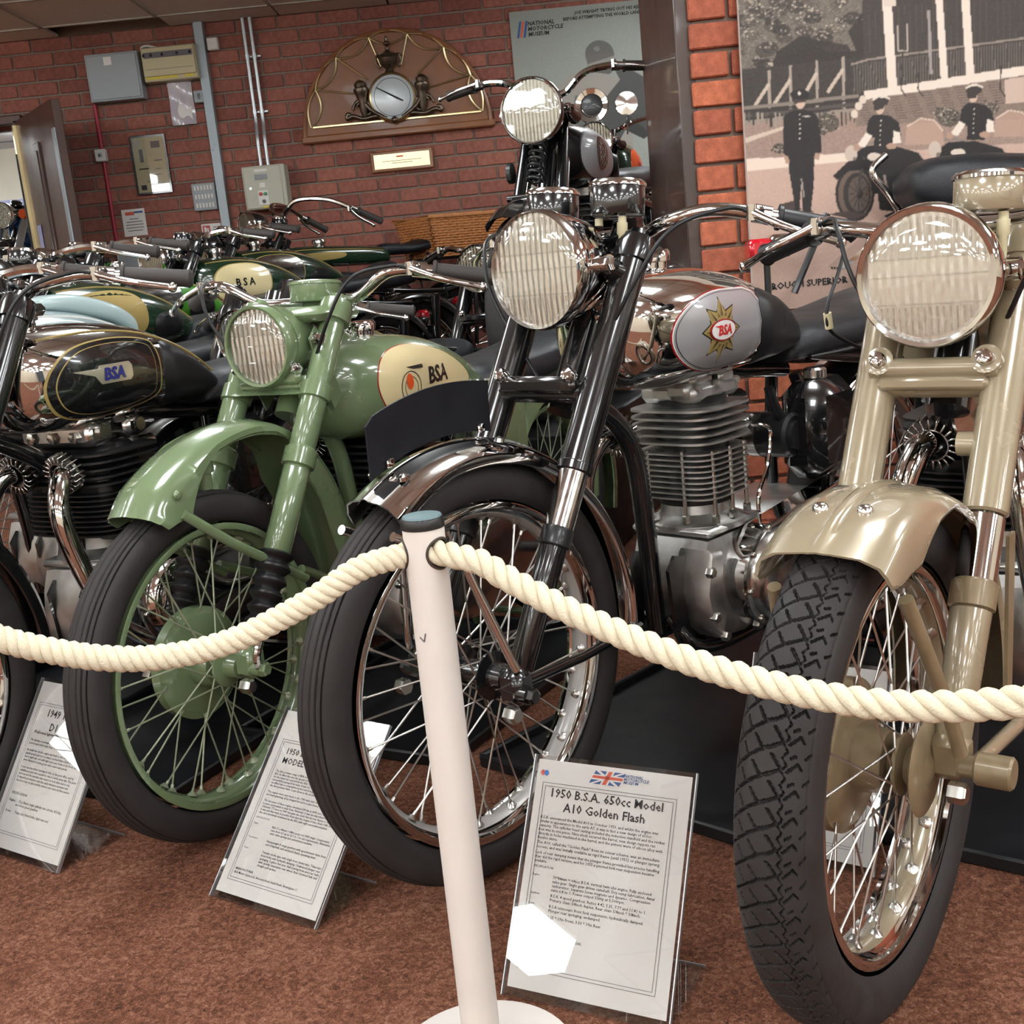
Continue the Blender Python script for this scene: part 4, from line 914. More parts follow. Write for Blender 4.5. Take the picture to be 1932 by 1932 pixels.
# ---- the beige gold twin at the right edge
def go_extra(root, fpt, fx):
    mk('fork_brace', MB().cyl(fpt(.785, -.086, .03), fpt(.785, .086, .03), .0145, 14).box(fpt(.77, 0, .02), (.03, .15, .02), .006), 'gold', root)
    for y in (-.072, .072): b = MB(); nut(b, fpt(.79, y, .042), (.9, 0, .4), .012, .02); mk('brace_nut', b, 'chrome', root); mk('brace_eye', MB().lathe([(.02, -.016), (.02, .002), (.013, .004)], fpt(.79, y, .042), (.9, 0, .4), 16), 'gold', root)
    mk('horn', MB().lathe([(.012, -.05), (.04, -.045), (.05, -.02), (.052, 0), (.047, .006), (.03, -.004), (.0005, -.002)], (-.37, .045, .715), (.9, .2, -.3), 24), 'chromew', root)
    mk('cable_clip', MB().cyl(fpt(.70, .086, 0), fpt(.70, .04, .0), .017, 14), 'gold', root)
    for t, y in ((12, .026), (12, -.028)): t = radians(t); q = np.array([.353*sin(t), y, .333+.353*cos(t)]); mk('mudguard_rivet', MB().lathe([(.010, -.002), (.009, .004), (.006, .007), (.0005, .008)], q, (sin(t), y*2, cos(t)), 14), 'chromew', root)
    mk('knurled_nut', MB().cyl(fpt(.335, .12), fpt(.335, .165), .021, 18, bev=.003), 'golddull', root)
    mk('hub_flange', MB().lathe([(.05, .058), (.055, .06), (.062, .064), (.055, .068), (.02, .07)], (0, 0, .333), (0, 1, 0), 28), 'golddull', root)
    b = MB().box((-.16, .105, .50), (.006, .004, .36), X=np.array([[.9, 0, -.42], [0, 1, 0], [.42, 0, .9]]))
    mk('clutch_cable', MB().tube(smoothpath([(-.468, -.2, .958), (-.439, -.2, .926), (-.398, -.2, .888), (-.39, -.2, .865), (-.404, -.2, .843), (-.473, -.2, .818), (-.577, -.2, .788)], 6), .003, 8), 'rubberb', root)
    mk('cable_adjuster', MB().cyl((-.392, -.2, .872), (-.398, -.2, .848), .0065, 10), 'creamfit', root)
    mk('rear_stay', MB().tube([(-.02, .12, .34), (-.20, .13, .33), (-.36, .11, .33)], .010, 10), 'gold', root)
    mk('side_stay', MB().prism([(-.22, .58), (-.25, .58), (-.225, .33), (-.20, .33)], (0, .105, 0), (1, 0, 0), (0, 0, 1), (0, 1, 0), .005), 'golddull', root)
def go_sec(u, d):
    w = .082; k = min(1, u*14); return [(-w, -d), (-w*1.02, -d+.006), (-w*.99, -d*.6-.01), (-w*.96, -.028), (-w*.88, -.016), (-w*.62, -.005), (-w*.2, -.001), (-w*.11, -.001-.0015*k), (-w*.07, -.0005+.003*k), (-w*.02, .003*k), (w*.02, .003*k), (w*.07, -.0005+.003*k), (w*.11, -.001-.0015*k), (w*.2, -.001), (w*.62, -.005), (w*.88, -.016), (w*.96, -.028), (w*.99, -d*.6-.01), (w*1.02, -d+.006), (w, -d)]
def go_decal(T, tk):
    mk('knee_pad', tk.patch(smoothclosed([(-.70, .88), (-.80, .86), (-.88, .80), (-.86, .75), (-.72, .74), (-.68, .80)]), .002, 6, bulge=.013), 'rubberb', T)
GOS = dict(loc=(.432, 1.404, 0), yaw=37.8, R=.335, rimr=.255, wz=.333, tw=.047, rake=.6, fx0=-.02, fz0=.333, fy=.087, tread='block', band='gold', hub='golddull', drum=('golddull', .095), paint='gold', frame='black', earmat='gold', yoke='gold', lug='golddull',
    legs=[lathe_seg('fork_shroud', 'gold', .615, .95, .0295), lathe_seg('fork_tube', 'chrome', .535, .615, .0265), ('fork_collar', 'golddull', .505, [(.024, .505), (.0295, .507), (.0295, .535), (.026, .538)]), lathe_seg('fork_slider', 'gold', .345, .507, .0225, .026)],
    rimk=.87, yokez=(.775, .955), bridge=False, lamp=((-.243, 0, .925), .097, 'gold', 'chrome', .15), clocks=[((-.318, .062, 1.025), .046, .05, 'gold', 'chrome')], clockax=(-.08, .02, .99), fittings=True,
    fender=arc(0, .333, .356, 27, -98), fsec=go_sec, fdrop=lambda u: float(np.interp(u, [0, .04, .14, .24, .34, .6, 1], [.045, .062, .075, .045, .028, .04, .05])), fmat='gold',
    stays=[([(.1, .08, .585), (.03, .1, .44), (.0, .108, .36)], .009, 'golddull')],
    bar=[(-.40, 0, .985), (-.39, .08, .985), (-.39, .16, .995), (-.42, .22, 1.0), (-.46, .27, .985), (-.50, .345, .965)], leverf=.06, gripmat='rubberb',
    extra=[go_extra], decal=go_decal, tank=shiftank(TANK, -.03, -.03), tankmat='gold', engine='twin', exhausts=((1, {}), (-1, {})), group='vintage motorcycles on show',
    label='beige gold motorcycle with chrome headlamp and a zigzag-tread front tyre')
# ---- the black twin at the left edge
def l_decal(T, tk):
    o = smoothclosed([(-.405, .83), (-.425, .875), (-.48, .908), (-.58, .917), (-.68, .905), (-.70, .88), (-.70, .82), (-.685, .785), (-.60, .768), (-.50, .765), (-.43, .785)])
    mk('panel_lining', tk.patch(scaled(o, 1.035), .001), 'goldline', T); mk('tank_panel', tk.patch(o, .0018), 'black', T)
    mk('panel_pinstripe', tk.patch(scaled(o, .90), .0024), 'goldline', T); mk('panel_field', tk.patch(scaled(o, .885), .003), 'black', T)
    q = [(-.455, .862), (-.515, .862), (-.52, .868), (-.60, .868), (-.608, .86), (-.608, .838), (-.60, .83), (-.52, .83), (-.505, .848)]
    mk('name_badge', tk.patch(q, .006, 3), 'badge', T, ang=20); badge_letters(T, tk, 'BSA', .034, -.556, .849, 'badgeblue', .0075, .04, .15)
    k = smoothclosed([(-.735, .895), (-.80, .875), (-.88, .825), (-.945, .785), (-.93, .768), (-.83, .756), (-.75, .754), (-.725, .78), (-.72, .84)])
    mk('knee_pad', tk.patch(k, .002, 6, bulge=.012), 'rubberb', T)
    b = MB()
    for sd in (1, -1): b.tube([(x, sd*tk.side(x, tk.at(x)[1]-.022, .0), tk.at(x)[1]-.022) for x in np.linspace(-.42, -.93, 24)], .0028, 6)
    mk('tank_line', b, 'goldline', T)
LS = dict(loc=(-1.16, 2.0, -.0), yaw=27, R=.335, rimr=.26, tw=.047, rake=.6, fx0=0, fz0=.36, fy=.1, hub='black', tread='rib',
    legs=[lathe_seg('fork_shroud', 'black', .62, .985, .028), lathe_seg('fork_slider', 'black', .375, .62, .0225, .025)],
    lamp=((-.232, 0, .97), .092, 'black', 'chrome', .15), clocks=[((-.40, .0, 1.04), .043, .045, 'black', 'chrome')],
    fender=arc(0, .335, .375, 30, -95), fsec=round_sec(.062, .003), fdrop=lambda u: .045, fmat='black',
    bar=[(-.43, 0, 1.02), (-.42, .08, 1.018), (-.40, .15, 1.035), (-.425, .22, 1.046), (-.455, .28, 1.04), (-.535, .395, 1.02)], leverf=.055,
    decal=l_decal, tankmat='chrome', engine='darktwin', exhausts=((1, dict(port=(-.462, .07, .665), out=.02)), (-1, {})), cappos=(-.47, 0, .955), dtx=-.52,
    label='black motorcycle with chrome tank sides and gold-lined black panel, at the left picture edge')
# ---- the rows behind, built with fewer small parts
DLEGS = [lathe_seg('fork_shroud', 'black', .62, .985, .028), lathe_seg('fork_slider', 'black', .36, .62, .0235, .025)]
def legs_of(m): return [(a, m if a == 'fork_shroud' else b, c, d) for a, b, c, d in DLEGS]
def simple_decal(panel, line, txt=None, tm='blackink', kp=True):
    def f(T, tk):
        o = outline_super(-.70, -.43, tk.at(-.56)[0]+.03, tk.at(-.56)[1]-.035)
        if line: mk('panel_lining', tk.patch(scaled(o, 1.04), .001, 4), line, T)
        if panel: mk('tank_panel', tk.patch(o, .0018, 4), panel, T)
        if txt: badge_letters(T, tk, txt, .042, -.565, sum(tk.at(-.56)[:2])/2, tm, .003, .03)
        if kp: mk('knee_pad', tk.patch(outline_super(-.87, -.73, tk.at(-.8)[0]+.02, tk.at(-.86)[1]-.03), .002, 4, bulge=.01), 'rubberb', T)
        b = MB()
        for sd in (1, -1): b.tube([(x, sd*tk.side(x, tk.at(x)[1]-.02, .0), tk.at(x)[1]-.02) for x in np.linspace(-.42, -.93, 16)], .0028, 5)
        mk('tank_line', b, line or 'goldline', T)
    return f
def lo(loc, yaw, label, **kw):
    d = dict(hi=False, loc=loc, yaw=yaw, R=.33, rimr=.258, tw=.043, legs=DLEGS, fz0=.36, lamp=((-.24, 0, .965), .09, 'black', 'chrome', .14), clocks=[((-.40, 0, 1.035), .04, .045, 'black', 'chrome')],
        fender=arc(0, .33, .37, 30, -95, 9), fsec=round_sec(.06, .003), fdrop=lambda u: .04, fmat='black', decal=simple_decal('black', 'goldline'),
        bar=[(-.43, 0, 1.02), (-.42, .08, 1.018), (-.40, .15, 1.035), (-.425, .22, 1.046), (-.455, .28, 1.04), (-.535, .395, 1.015)], engine='darktwin', label=label)
    d.update(kw); return bike(d)
bike(BKS); bike(GRS); bike(GOS); bike(LS)
# ------------------------------------------------------------------ the rows of motorcycles behind
def plinth(loc, yaw, h, label, L=2.0, W=.5, z0=0.):
    o = mk('display_plinth', MB().box((-.68-(L-2)/2, 0, h/2), (L, W, h), .008), 'tray', None, loc=(loc[0], loc[1], z0)); o.rotation_euler = (0, 0, radians(-90-yaw))
    tag(o, label, 'plinth', 'low display plinths')
def show(loc, yaw, lift, label, pl, **kw):
    lo((loc[0], loc[1], lift), yaw, label, **kw)
    if pl: plinth(loc, yaw, lift, pl, L=3.3 if 'two raised' in pl else 2.0, W=.26 if 'mural' in pl else .42)
low = shiftank(TANK, 0, -.09)
LOC = {}
for k_, X_, Y_, yw in (('silver', -1.00, 2.95, 30), ('green', -1.075, 3.6, 32), ('bright', -1.14, 4.3, 36), ('badge', -.935, 4.95, 42), ('far', -.88, 5.5, 50), ('flat', -.715, 5.98, 55)):   # tank centres on the floor plan
    a_ = radians(yw); LOC[k_] = (X_-.65*sin(a_)-.12*cos(a_), Y_-.65*cos(a_)+.12*sin(a_))
def silver_top(T, tk):
    o = [(-.60, .962), (-.64, .985), (-.72, .985), (-.84, .95), (-.90, .915), (-.91, .90), (-.80, .925), (-.62, .955)]
    mk('tank_top_panel', seat_mb([(-.58, .95, .965, .02), (-.61, .948, .985, .05), (-.70, .93, .985, .06), (-.82, .90, .955, .055), (-.90, .86, .915, .035), (-.915, .86, .885, .02)]), 'paleblue', T)
    simple_decal('paleblue', 'white', None)(T, tk)
show(LOC['silver'], 30, .03, 'pale silver blue motorcycle whose raised tank top shows behind the black tank', 'low black plinth under the pale silver blue motorcycle', tankmat='silvergrey', decal=silver_top, cappos=(-.50, 0, .955), hi=False, lamp=((-.24, 0, .965), .09, 'silvergrey', 'chrome', .14))
show(LOC['green'], 32, .09, 'dark green motorcycle with an orange spot on its gold-lined tank', 'low black plinth under the dark green motorcycle with the orange spot', tankmat='dkgreen',
     decal=lambda T, tk: (simple_decal(None, 'goldline')(T, tk), mk('tank_transfer', tk.patch(outline_ellipse(-.50, .85, .02, .03, 16), .002, 3), 'orange', T)))
show(LOC['bright'], 36, .12, 'motorcycle with a bright green tank, far row in front of the trunking', 'low black plinth under the bright green motorcycle', tankmat='brgreen', decal=simple_decal('chromew', None))
show(LOC['badge'], 42, .15, 'green motorcycle with a cream lettered tank panel behind the pale green headlamp', 'low black plinth under the green motorcycle with the cream lettered panel', tankmat='dkgreen', decal=simple_decal('cream', 'goldline', 'B S A'))
show(LOC['far'], 50, .18, 'dark green motorcycle with sprung saddle in the row nearest the brick wall', 'low black plinth under the dark green motorcycle with the sprung saddle', tankmat='dkgreen', decal=simple_decal('chromew', 'goldline', None), seat='saddle', seatz=.02)
FT = [(-.36, .83, .90, .02), (-.39, .82, .912, .06), (-.5, .815, .918, .075), (-.8, .80, .90, .075), (-.95, .80, .88, .06), (-.985, .81, .86, .02)]
show(LOC['flat'], 55, .22, 'flat tank veteran motorcycle with swept back handlebars and a wicker basket on its carrier', 'low black plinth under the flat tank veteran motorcycle', tank=FT, tankmat='dkgreen', decal=simple_decal(None, 'goldline', None, kp=False), seat='saddle', seatz=.1, rigid=True, fork='girder',
     cappos=(-.6, 0, .912), lamp=((-.22, 0, 1.03), .075, 'black', 'chrome', .12), bar=[(-.43, 0, 1.06), (-.41, .06, 1.08), (-.44, .14, 1.13), (-.56, .22, 1.12), (-.68, .27, 1.06), (-.80, .29, 1.0)], barmat='chromew',
     extra=[lambda root, fpt, fx: mk('rear_carrier', MB().box((-1.42, 0, .795), (.46, .24, .014), .003).tube([(-1.22, .11, .80), (-1.25, .115, .6)], .006, 8).tube([(-1.22, -.11, .80), (-1.25, -.115, .6)], .006, 8).tube([(-1.6, .11, .80), (-1.4, .115, .36)], .006, 8).tube([(-1.6, -.11, .80), (-1.4, -.115, .36)], .006, 8), 'blackm', root)])
show((-.80, 2.98), 30, .0, 'small black lightweight motorcycle whose tank rises behind the pale green tank', None, tank=low, tankmat='black', decal=simple_decal(None, 'goldline', None, kp=False), seat='saddle', seatz=-.08, edz=-.05, cappos=(-.55, 0, .866), R=.31, rimr=.25, bar=[(-.43, 0, .93), (-.42, .08, .93), (-.42, .15, .93), (-.43, .22, .92), (-.46, .28, .90), (-.53, .37, .88)],
     lamp=((-.24, 0, .86), .075, 'black', 'chrome', .12), clocks=(), yokez=(.74, .92))
show((-.16, 4.22), 30, .0, 'black motorcycle with pale blue rear mudguard glimpsed left of the central headlamp', None, tankmat='black', rfmat='paleblue')
def oval_decal(T, tk):
    mk('tank_edge', tk.patch(outline_super(-.74, -.385, .765, .94), .001, 5), 'blackm', T); mk('tank_panel', tk.patch(outline_super(-.735, -.39, .77, .935), .0018, 5), 'silvermatt', T)
    cx, cz = -.545, .852
    mk('badge_oval', tk.patch(outline_ellipse(cx, cz, .062, .058, 28), .003, 3), 'dkgreen', T); b = MB()
    for sd in (1, -1):
        for i in range(12):
            a = pi*i/6; p = [(cx+.05*cos(a), cz+.05*sin(a)), (cx+.032*cos(a+.22), cz+.032*sin(a+.22)), (cx+.032*cos(a-.22), cz+.032*sin(a-.22))]
            if abs(sin(a)) > .4: b.add([(x, sd*tk.side(x, z, .0042), z) for x, z in p], [(0, 1, 2)])
    mk('badge_rays', b, 'silver', T, smooth=False, fix=False)
    badge_letters(T, tk, 'BSA', .05, cx, cz, 'silver', .0044, .01)
    mk('knee_pad', tk.patch(outline_super(-.90, -.755, .765, .87), .002, 5, bulge=.013), 'rubberb', T)
show((.12, 3.82), 20, .465, 'black girder fork motorcycle raised on a plinth, with a large fluted headlamp and silver tank', 'tall black plinth carrying the two raised motorcycles', wb=-1.25, tankmat='black', decal=oval_decal, fork='girder', clocks=(), lamp=((-.20, 0, .985), .108, 'black', 'chrome', .15), fmat='black',
     bar=[(-.44, 0, 1.05), (-.42, .06, 1.055), (-.39, .13, 1.10), (-.40, .20, 1.115), (-.42, .27, 1.11), (-.46, .38, 1.10)], leverf=.05, rigid=True)
def horn_front(root, fpt, fx):
    mk('bulb_horn', MB().lathe([(.02, -.09), (.03, -.04), (.06, -.005), (.075, 0), (.072, .008), (.05, .004), (.046, -.004), (.001, -.006)], (-.22, .0, 1.10), (1, 0, .05), 24), 'chrome', root)
    mk('horn_mouth', MB().lathe([(.047, 0), (.03, .004), (.001, .005)], (-.222, 0, 1.104), (1, 0, .05), 20), 'blackm', root)
    mk('rear_mirror', MB().lathe([(.001, -.015), (.045, -.01), (.05, 0), (.001, .002)], (-.30, .14, 1.10), (1, 0, 0), 20).tube([(-.31, .14, 1.06), (-.40, .12, .98)], .004, 6), 'chrome', root)
show((.46, 5.2), 16, .50, 'motorcycle with a dished horn above its headlamp, behind the girder fork motorcycle', None, wb=-1.22, tankmat='dkgreen', decal=simple_decal('orange', None, 'B.S.A', 'redink'), fork='girder', clocks=(), lamp=((-.20, 0, .95), .085, 'black', 'chrome', .14), extra=[horn_front], seat='saddle', seatz=.0,
     bar=[(-.44, 0, 1.0), (-.42, .06, 1.0), (-.42, .14, 1.03), (-.5, .24, 1.05), (-.62, .3, 1.02), (-.72, .32, .98)])
show((2.72, 3.2), -90, .27, 'black motorcycle with a long seat and red tail lamp before the sepia mural', 'black plinth in front of the sepia mural', tail=False, seatpts=[(-.90, .73, .76, .09), (-.93, .725, .84, .115), (-1.0, .72, .87, .13), (-1.25, .715, .86, .135), (-1.42, .72, .875, .135), (-1.54, .735, .875, .12), (-1.60, .76, .855, .10), (-1.62, .79, .83, .06)], bar=[(-.43, 0, 1.0), (-.42, .05, 1.0), (-.43, .09, 1.0), (-.5, .1, .99), (-.58, .105, .98), (-.66, .11, .97)], fmat='chromew', tankmat='black', hi=False,
     extra=[lambda root, fpt, fx: (mk('tail_light', MB().box((-2.0, .0, .685), (.06, .08, .055), .010), 'redlamp', root), mk('tail_housing', MB().box((-1.945, 0, .69), (.055, .085, .06), .010).box((-1.88, 0, .705), (.12, .05, .02), .006), 'chrome', root),
          mk('tail_strut', MB().tube([(-1.975, .02, .70), (-1.975, .02, .52)], .009, 8).tube([(-1.80, .05, .76), (-1.90, .04, .56)], .01, 8), 'blackm', root), mk('tail_guard', MB().loft([[(-1.80, -.06, .62), (-1.80, .06, .62), (-1.79, .06, .612), (-1.79, -.06, .612)], [(-1.64, -.07, .74), (-1.64, .07, .74), (-1.635, .07, .73), (-1.635, -.07, .73)], [(-1.52, -.07, .78), (-1.52, .07, .78), (-1.52, .07, .77), (-1.52, -.07, .77)]]), 'chrome', root),
          mk('grab_rail', MB().tube(smoothpath([(-1.62, .10, .90), (-1.66, .10, .86), (-1.62, .10, .80), (-1.58, .11, .74)], 5), .010, 10), 'chrome', root))])
# beyond the doorway
show((-3.33, 8.1), 20, .62, 'silver and blue motorcycle seen through the doorway', 'plinth beyond the doorway under the silver and blue motorcycle', tankmat='blue', fmat='silver', legs=legs_of('silver'), decal=simple_decal('silver', None), lamp=((-.24, 0, .965), .09, 'chrome', 'chrome', .12), extra=[lambda r, f, x: mk('indicator', MB().lathe([(.02, 0), (.035, .02), (.03, .04), (.001, .045)], (-.28, .17, .96), (1, 0, 0), 14), 'orange', r)])
show((-3.85, 9.5), 15, .62, 'motorcycle with grey tank standing behind the silver and blue one, through the doorway', 'plinth beyond the doorway under the grey tank motorcycle', tankmat='wallgrey', fmat='blue', legs=legs_of('silver'))
b = mk('pink_screen', MB().box((-3.55, 11.0, .9), (1.0, .03, .9), .004), 'pink', None); tag(b, 'pink screen against the far wall beyond the doorway', 'screen')
# ---- wicker basket on the veteran's carrier
def basket():
    o = np.array(LOC['flat']); a = radians(55); h = np.array([-sin(a), -cos(a)]); p = o+h*(-1.42)
    B = empty('wicker_basket', (p[0], p[1], .22+.803), radians(-90-55), 'tan wicker basket strapped on the rear carrier of the flat tank motorcycle', 'basket')
    L, Wd, H = .54, .34, .20
    def rim(z, s):
        return [(s*L/2*cx, s*Wd/2*cy, z) for cx, cy in ((1, 1), (-1, 1), (-1, -1), (1, -1))]
    b = MB(); n = 15
    for k in range(n):
        z = .006+k*H/n; s = .86+.14*k/n
        for side in range(4):
            c = rim(z, s); p0, p1 = np.array(c[side]), np.array(c[(side+1) % 4]); m = 22 if side % 2 == 0 else 13; nr = (p0+p1)/2; nr[2] = 0; nr /= np.linalg.norm(nr)
            b.tube([p0+(p1-p0)*t/m+nr*.0035*(1 if (t+k) % 2 else -1) for t in range(m+1)], .0062, 5, caps=False)
    mk('woven_sides', tag(b, None) if False else b, 'wicker', B, fix=False)
    b = MB()
    for side in range(4):
        m = 22 if side % 2 == 0 else 13
        for t in range(m+1):
            c0, c1 = rim(0, .86), rim(H, 1.); q = lambda c: np.array(c[side])+(np.array(c[(side+1) % 4])-np.array(c[side]))*t/m
            b.tube([q(c0), q(c1)], .004, 5)
    mk('uprights', b, 'wicker', B, fix=False)
    mk('basket_rim', MB().tube(rim(H+.005, 1.02), .011, 8, closed=True), 'wicker', B); mk('base', MB().box((0, 0, .004), (L*.84, Wd*.84, .008)), 'wicker', B)
    r = mk('rear_reflector', MB().lathe([(.001, -.01), (.03, -.008), (.034, 0), (.03, .01), (.001, .012)], (-L/2-.012, .06, .06), (-1, 0, 0), 20), 'redlamp', B)
basket()

# ------------------------------------------------------------------ drip trays
def tray(b, lx, label, L=.85, W=.56):
    x, y, _ = b['loc']; a = radians(b['yaw']); h = np.array([-sin(a), -cos(a)]); p = np.array([x, y])+h*lx
    T = empty('drip_tray', (p[0], p[1], 0), radians(-90-b['yaw']), label, 'tray', 'black drip trays under the engines')
    mk('tray_floor', MB().box((0, 0, .004), (L, W, .006)), 'tray', T, smooth=False)
    for i, (c, d) in enumerate((((L/2, 0), (.014, W)), ((-L/2, 0), (.014, W)), ((0, W/2), (L, .014)), ((0, -W/2), (L, .014)))):
        mk('tray_lip', MB().box((c[0], c[1], .013), (d[0]+.0, d[1], .026), .004), 'tray', T)
tray(BKS, -.78, 'black drip tray under the engine of the central black and chrome motorcycle', 1.0, .62)
tray(GRS, -.75, 'black drip tray under the engine of the pale green motorcycle')
tray(LS, -.78, 'black drip tray under the black twin at the left edge')
tray(GOS, -.8, 'black drip tray under the beige gold motorcycle')

# ------------------------------------------------------------------ rope barrier
PX, PY, PH = -.104, 1.331, .720
PO = empty('rope_post', (PX, PY, 0), 0, 'white round barrier post with a grey cap and a cream rope through its top', 'post')
def bezel_hole():
    n = 64; b = MB(); R = .0245; hz = HZ; rh = .0172
    zs = np.concatenate([np.linspace(.012, .62, 12), np.linspace(.63, .705, 40), [PH-.008]])
    ang = np.linspace(0, 2*pi, 96, endpoint=False); idx = {}; vs = []
    for i, z in enumerate(zs):
        for j, a in enumerate(ang): vs.append((R*cos(a), R*sin(a), z))
    fs = []; dirs = HOLES
    for i in range(len(zs)-1):
        for j in range(96):
            am = ang[j]+pi/96; zm = (zs[i]+zs[i+1])/2
            if any(((am-d+pi) % (2*pi)-pi)**2*R*R+(zm-hz)**2 < rh*rh for d in dirs): continue
            fs.append((i*96+j, i*96+(j+1) % 96, (i+1)*96+(j+1) % 96, (i+1)*96+j))
    return b.add(vs, fs)
HOLES = (radians(-42), radians(174)); HZ = .682
mk('post_tube', bezel_hole(), 'postwhite', PO, fix=False)
mk('post_inside', MB().cyl((0, 0, .63), (0, 0, .708), .0205, 24), 'grommet', PO)
for d in HOLES:
    p = [(.0248*cos(d+.0178*cos(t)/.0245), .0248*sin(d+.0178*cos(t)/.0245), .682+.0178*sin(t)) for t in np.linspace(0, 2*pi, 36, endpoint=False)]
    mk('hole_grommet', MB().tube(p, .0016, 8, closed=True), 'grommet', PO)
mk('post_cap', MB().lathe([(.0255, PH-.009), (.0256, PH-.006), (.0256, PH-.001), (.024, PH+.003), (.001, PH+.0045)], n=40), 'blackm', PO)
mk('cap_disc', MB().lathe([(.0232, PH+.0034), (.0222, PH+.0055), (.001, PH+.0065)], n=40), 'cap', PO)
mk('post_base', MB().lathe([(.118, 0), (.12, .004), (.118, .010), (.09, .014), (.032, .018), (.026, .022)], n=56), 'postwhite', PO)
b = MB()
for q in [((-.0165, -.0182, .583), (-.012, -.0216, .578)), ((-.012, -.0216, .578), (-.0095, -.0228, .588))]: b.tube([np.array(p)*1.003 for p in q], .0009, 6)
mk('scuff_mark', b, 'inkgrey', PO)
def onplane(px, py, a):
    """point on the upright plane through the post running at angle a"""
    d = ray(px, py); n = np.array([sin(a), cos(a), 0]); C = np.array([0, 0, CH]); t = n@(np.array([PX, PY, 0])-C)/(n@d); return C+t*d
def rope(pts, pitch, label, rs=.0073, rh=.0083):
    p = smoothpath(pts, 24); s = np.concatenate([[0], np.cumsum(np.linalg.norm(np.diff(p, axis=0), axis=1))]); n = int(s[-1]/pitch*14); q = np.linspace(0, s[-1], n)
    c = np.stack([np.interp(q, s, p[:, k]) for k in range(3)], 1); t = np.gradient(c, axis=0); t /= np.linalg.norm(t, axis=1)[:, None]
    e1 = np.cross(t, (0, 0, 1.)); e1 /= np.linalg.norm(e1, axis=1)[:, None]; e2 = np.cross(e1, t)
    Rp = empty('barrier_rope', tuple(c[0]), 0, label, 'rope', 'barrier ropes'); ph = -q/pitch*2*pi
    for k in range(3):
        a = ph+k*2*pi/3; mk('rope_strand', MB().tube(c-c[0]+rh*(np.cos(a)[:, None]*e1+np.sin(a)[:, None]*e2), rs, 10), 'rope', Rp, fix=False)
aR, aL = radians(34), radians(-11)
rp = [onplane(x, y, aR) for x, y in ((860, 1034), (905, 1060), (950, 1087), (1050, 1141), (1150, 1187), (1250, 1228), (1350, 1263), (1450, 1291), (1550, 1313), (1650, 1328), (1750, 1333), (1850, 1330), (1932, 1322), (2050, 1300), (2200, 1255))]
rp = [np.array([PX-.004, PY+.002, HZ+.004]), np.array([PX+.012, PY-.011, HZ+.001])]+rp[1:]
rope(rp, .060, 'cream twisted rope drooping from the white post past the beige gold front wheel')
lp_ = [onplane(x, y, aL) for x, y in ((752, 1026), (680, 1072), (600, 1125), (520, 1170), (440, 1208), (360, 1231), (280, 1242), (200, 1242), (120, 1232), (50, 1218), (0, 1204), (-120, 1160), (-250, 1100))]
lp_ = [np.array([PX+.004, PY+.003, HZ+.004]), np.array([PX-.018, PY+.001, HZ-.001])]+lp_[1:]
rope(lp_, .036, 'cream twisted rope drooping from the white post past the pale green front wheel', .0064, .0090)

